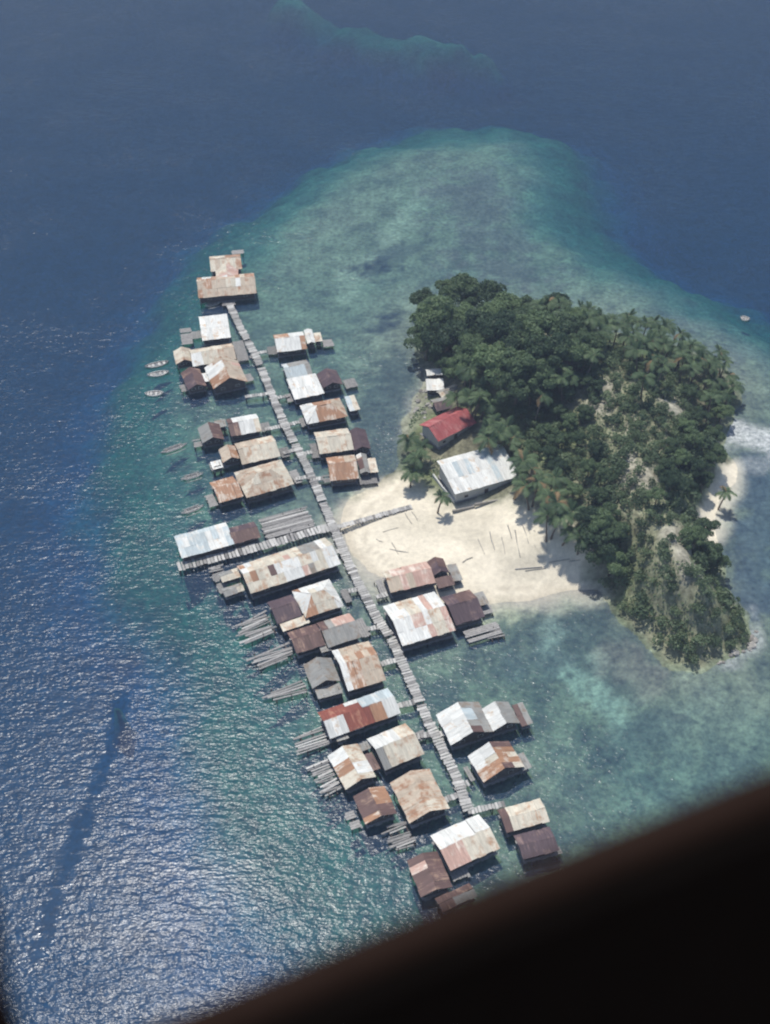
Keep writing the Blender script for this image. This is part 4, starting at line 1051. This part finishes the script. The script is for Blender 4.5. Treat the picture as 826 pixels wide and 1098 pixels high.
# shrubs over the hill
HILLR = poly([(560, 470), (600, 400), (640, 388), (700, 405), (740, 430), (760, 470), (752, 520), (735, 560), (765, 610), (800, 660), (812, 682), (790, 705), (752, 718), (715, 704), (690, 686), (655, 650), (645, 610),
              (625, 560), (600, 530)], 4)
pts = []; tries = 0; lo, hi = HILLR.min(0), HILLR.max(0)
PALE = [(P(695, 515, 11), 'the pale clearing on the crest', 4.2), (P(730, 590, 12), 'the pale bare slope above the headland', 4.2), (P(677, 470, 13), 'the footpath on the crest', 1.8), (P(674, 500, 12.5), 'the footpath on the crest', 1.8),
        (P(652, 415, 13), 'the bare patch at the palm end of the crest', 3.2), (P(728, 432, 11), 'the reddish bare patch near the far palms', 3.4), (P(742, 620, 12), 'the pale bare slope above the headland', 3.0), (P(720, 570, 12), 'the pale bare slope above the headland', 3.0)]
while len(pts) < 295 and tries < 30000:
    tries += 1
    x, y = random.uniform(lo[0], hi[0]), random.uniform(lo[1], hi[1])
    if _bil(_GI, x, y) > -1 or sdf(np.array([x]), np.array([y]), HILLR)[0] > 0: continue
    z = ground_z(x, y)
    if z < .4: continue
    near = min(((Vector((x - q.x, y - q.y, 0)).length - r_ * .6, nm) for q, nm, r_ in PALE))
    if near[0] < 0: continue
    edge = -_bil(_GI, x, y)
    s_ = random.uniform(.7, 1.8) + (random.uniform(.3, .9) if edge < 9 else 0) + (.35 if y > P(690, 560, 8).y else 0)
    if any((p[0] - x) ** 2 + (p[1] - y) ** 2 < (.55 * (p[2] + s_)) ** 2 for p in pts): continue
    pts.append((x, y, s_))
    ad = 'small low' if s_ < 1.15 else 'rounded' if s_ < 1.7 else 'big bushy'
    mk = min(((q.x - x) ** 2 + (q.y - y) ** 2, nm) for q, nm in MARK)[1]
    lb = ad + ' green shrub beside ' + near[1] if near[0] < 3 else ad + ' green shrub on the hill side towards ' + mk
    shrub(Vector((x, y, z - .05)), lb, 'shrubs ' + (lb.split(' shrub ')[1]), s_)
# undergrowth: small leaf tufts over the hill and under the trees, gaps where the ground shows
ur = np.random.default_rng(77); n = 150000
ux, uy = ur.uniform(_GX[0, 0] * 0 - 10, 130, n), ur.uniform(100, 330, n)
ui = sdf(ux, uy, ISL); ub = sdf(ux, uy, BEACH); ue = sdf(ux, uy, EBEACH)
uk = vnoise(ux, uy, 5, 61, 3)
keep = (ui < -2.2) & (ub > 2.5) & (ue > 1.0) & (uk > .38)
for q, nm, r_ in PALE: keep &= np.hypot(ux - q.x, uy - q.y) > r_ * .6
for o in [o for o in bpy.data.objects if o.name.startswith(('island_house', 'shore_hut'))]: keep &= np.hypot(ux - o.location.x, uy - o.location.y) > (9 if o.name.startswith('island') else 3.5)
ux, uy, uk = ux[keep], uy[keep], uk[keep]; uz = height(ux, uy); n = len(ux)
p = np.stack([ux, uy, uz + ur.uniform(.05, .5, n) * (.4 + uk)], 1); nn = np.stack([ur.normal(0, .5, n), ur.normal(0, .5, n), np.ones(n)], 1); nn /= np.linalg.norm(nn, axis=1)[:, None]
a_ = np.cross(nn, ur.normal(size=(n, 3))); a_ /= np.linalg.norm(a_, axis=1)[:, None]; b_ = np.cross(nn, a_); s_ = ur.uniform(.16, .36, n)[:, None]
V = np.stack([p - a_ * s_, p - b_ * s_ * .6, p + a_ * s_, p + b_ * s_ * .6], 1).reshape(-1, 3)
tag(link('undergrowth', cloud_mesh('undergrowth', V, LEAFS)), 'low green undergrowth over the hill and under the trees', 'undergrowth', kind='stuff')

# ------------------------------------------------------------------ the aircraft's window frame, where the photographer leans
def cp(px, py, d):
    a = (px - CX) / FPX * d; b = -(py - CY) / FPX * d
    F = Vector((0, CS, -SN)); U = Vector((0, SN, CS))
    return Vector((0, 0, CAM_H)) + F * d + Vector((1, 0, 0)) * a + U * b
m_, t, b = nodes('dark_trim')
c_ = mix(t, noise(t, pos(t), 30, 3), (0.0025, 0.0018, 0.0016), (0.004, 0.003, 0.0026)); t.links.new(c_, b.inputs['Base Color'])
b.inputs['Roughness'].default_value = .9; b.inputs['Specular IOR Level'].default_value = .02
path = [(1500, 575), (1150, 713), (860, 829), (500, 975), (260, 1078), (130, 1130), (60, 1145), (12, 1110), (-8, 1050), (-22, 960), (-52, 860), (-105, 740)]
D0 = .62; m2, t, b = nodes('lit_brown_rim'); c_ = mix(t, noise(t, pos(t), 40, 3), (0.016, 0.009, 0.007), (0.024, 0.014, 0.011)); t.links.new(c_, b.inputs['Base Color']); b.inputs['Roughness'].default_value = .8; b.inputs['Specular IOR Level'].default_value = .05  # lit edge band, painted as a lighter brown on the rim
root = empty('aircraft_window_frame', cp(413, 1300, D0)); o0 = root.location.copy()
tag(root, 'blurred dark aircraft window frame slanting across the near corner', 'window frame')
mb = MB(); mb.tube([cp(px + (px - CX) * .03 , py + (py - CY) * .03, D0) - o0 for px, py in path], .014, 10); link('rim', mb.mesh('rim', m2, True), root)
mb = MB(); vs = []
for px, py in path:
    for k, d in ((1.06, D0 - .012), (1.12, D0 - .05), (2.6, D0 - .07), (2.6, D0 + .05), (1.06, D0 + .03)):
        vs.append(cp(CX + (px - CX) * k, CY + (py - CY) * k, d) - o0)
n = 5; fs = []
for i in range(len(path) - 1):
    for k in range(n): fs.append((i * n + k, i * n + (k + 1) % n, (i + 1) * n + (k + 1) % n, (i + 1) * n + k))
fs += [tuple(range(n)), tuple((len(path) - 1) * n + k for k in range(n))[::-1]]
mb.add(vs, fs); link('panel', mb.mesh('panel', m_), root)

# ------------------------------------------------------------------ haze
HAZE = True
if HAZE:
    mb = MB(); mb.box((0, 0, 75), (11600, 11600, 232))
    m_ = bpy.data.materials.new('haze_air'); m_.use_nodes = True; t = m_.node_tree
    t.nodes.remove(t.nodes['Principled BSDF'])
    pv = N(t, 'ShaderNodeVolumePrincipled'); pv.inputs['Color'].default_value = (.62, .74, 1.0, 1); pv.inputs['Density'].default_value = .00028
    t.links.new(pv.outputs[0], t.nodes['Material Output'].inputs['Volume'])
    o = link('haze', mb.mesh('haze', m_)); tag(o, 'thin blue haze over the sea and island', 'haze', kind='stuff')
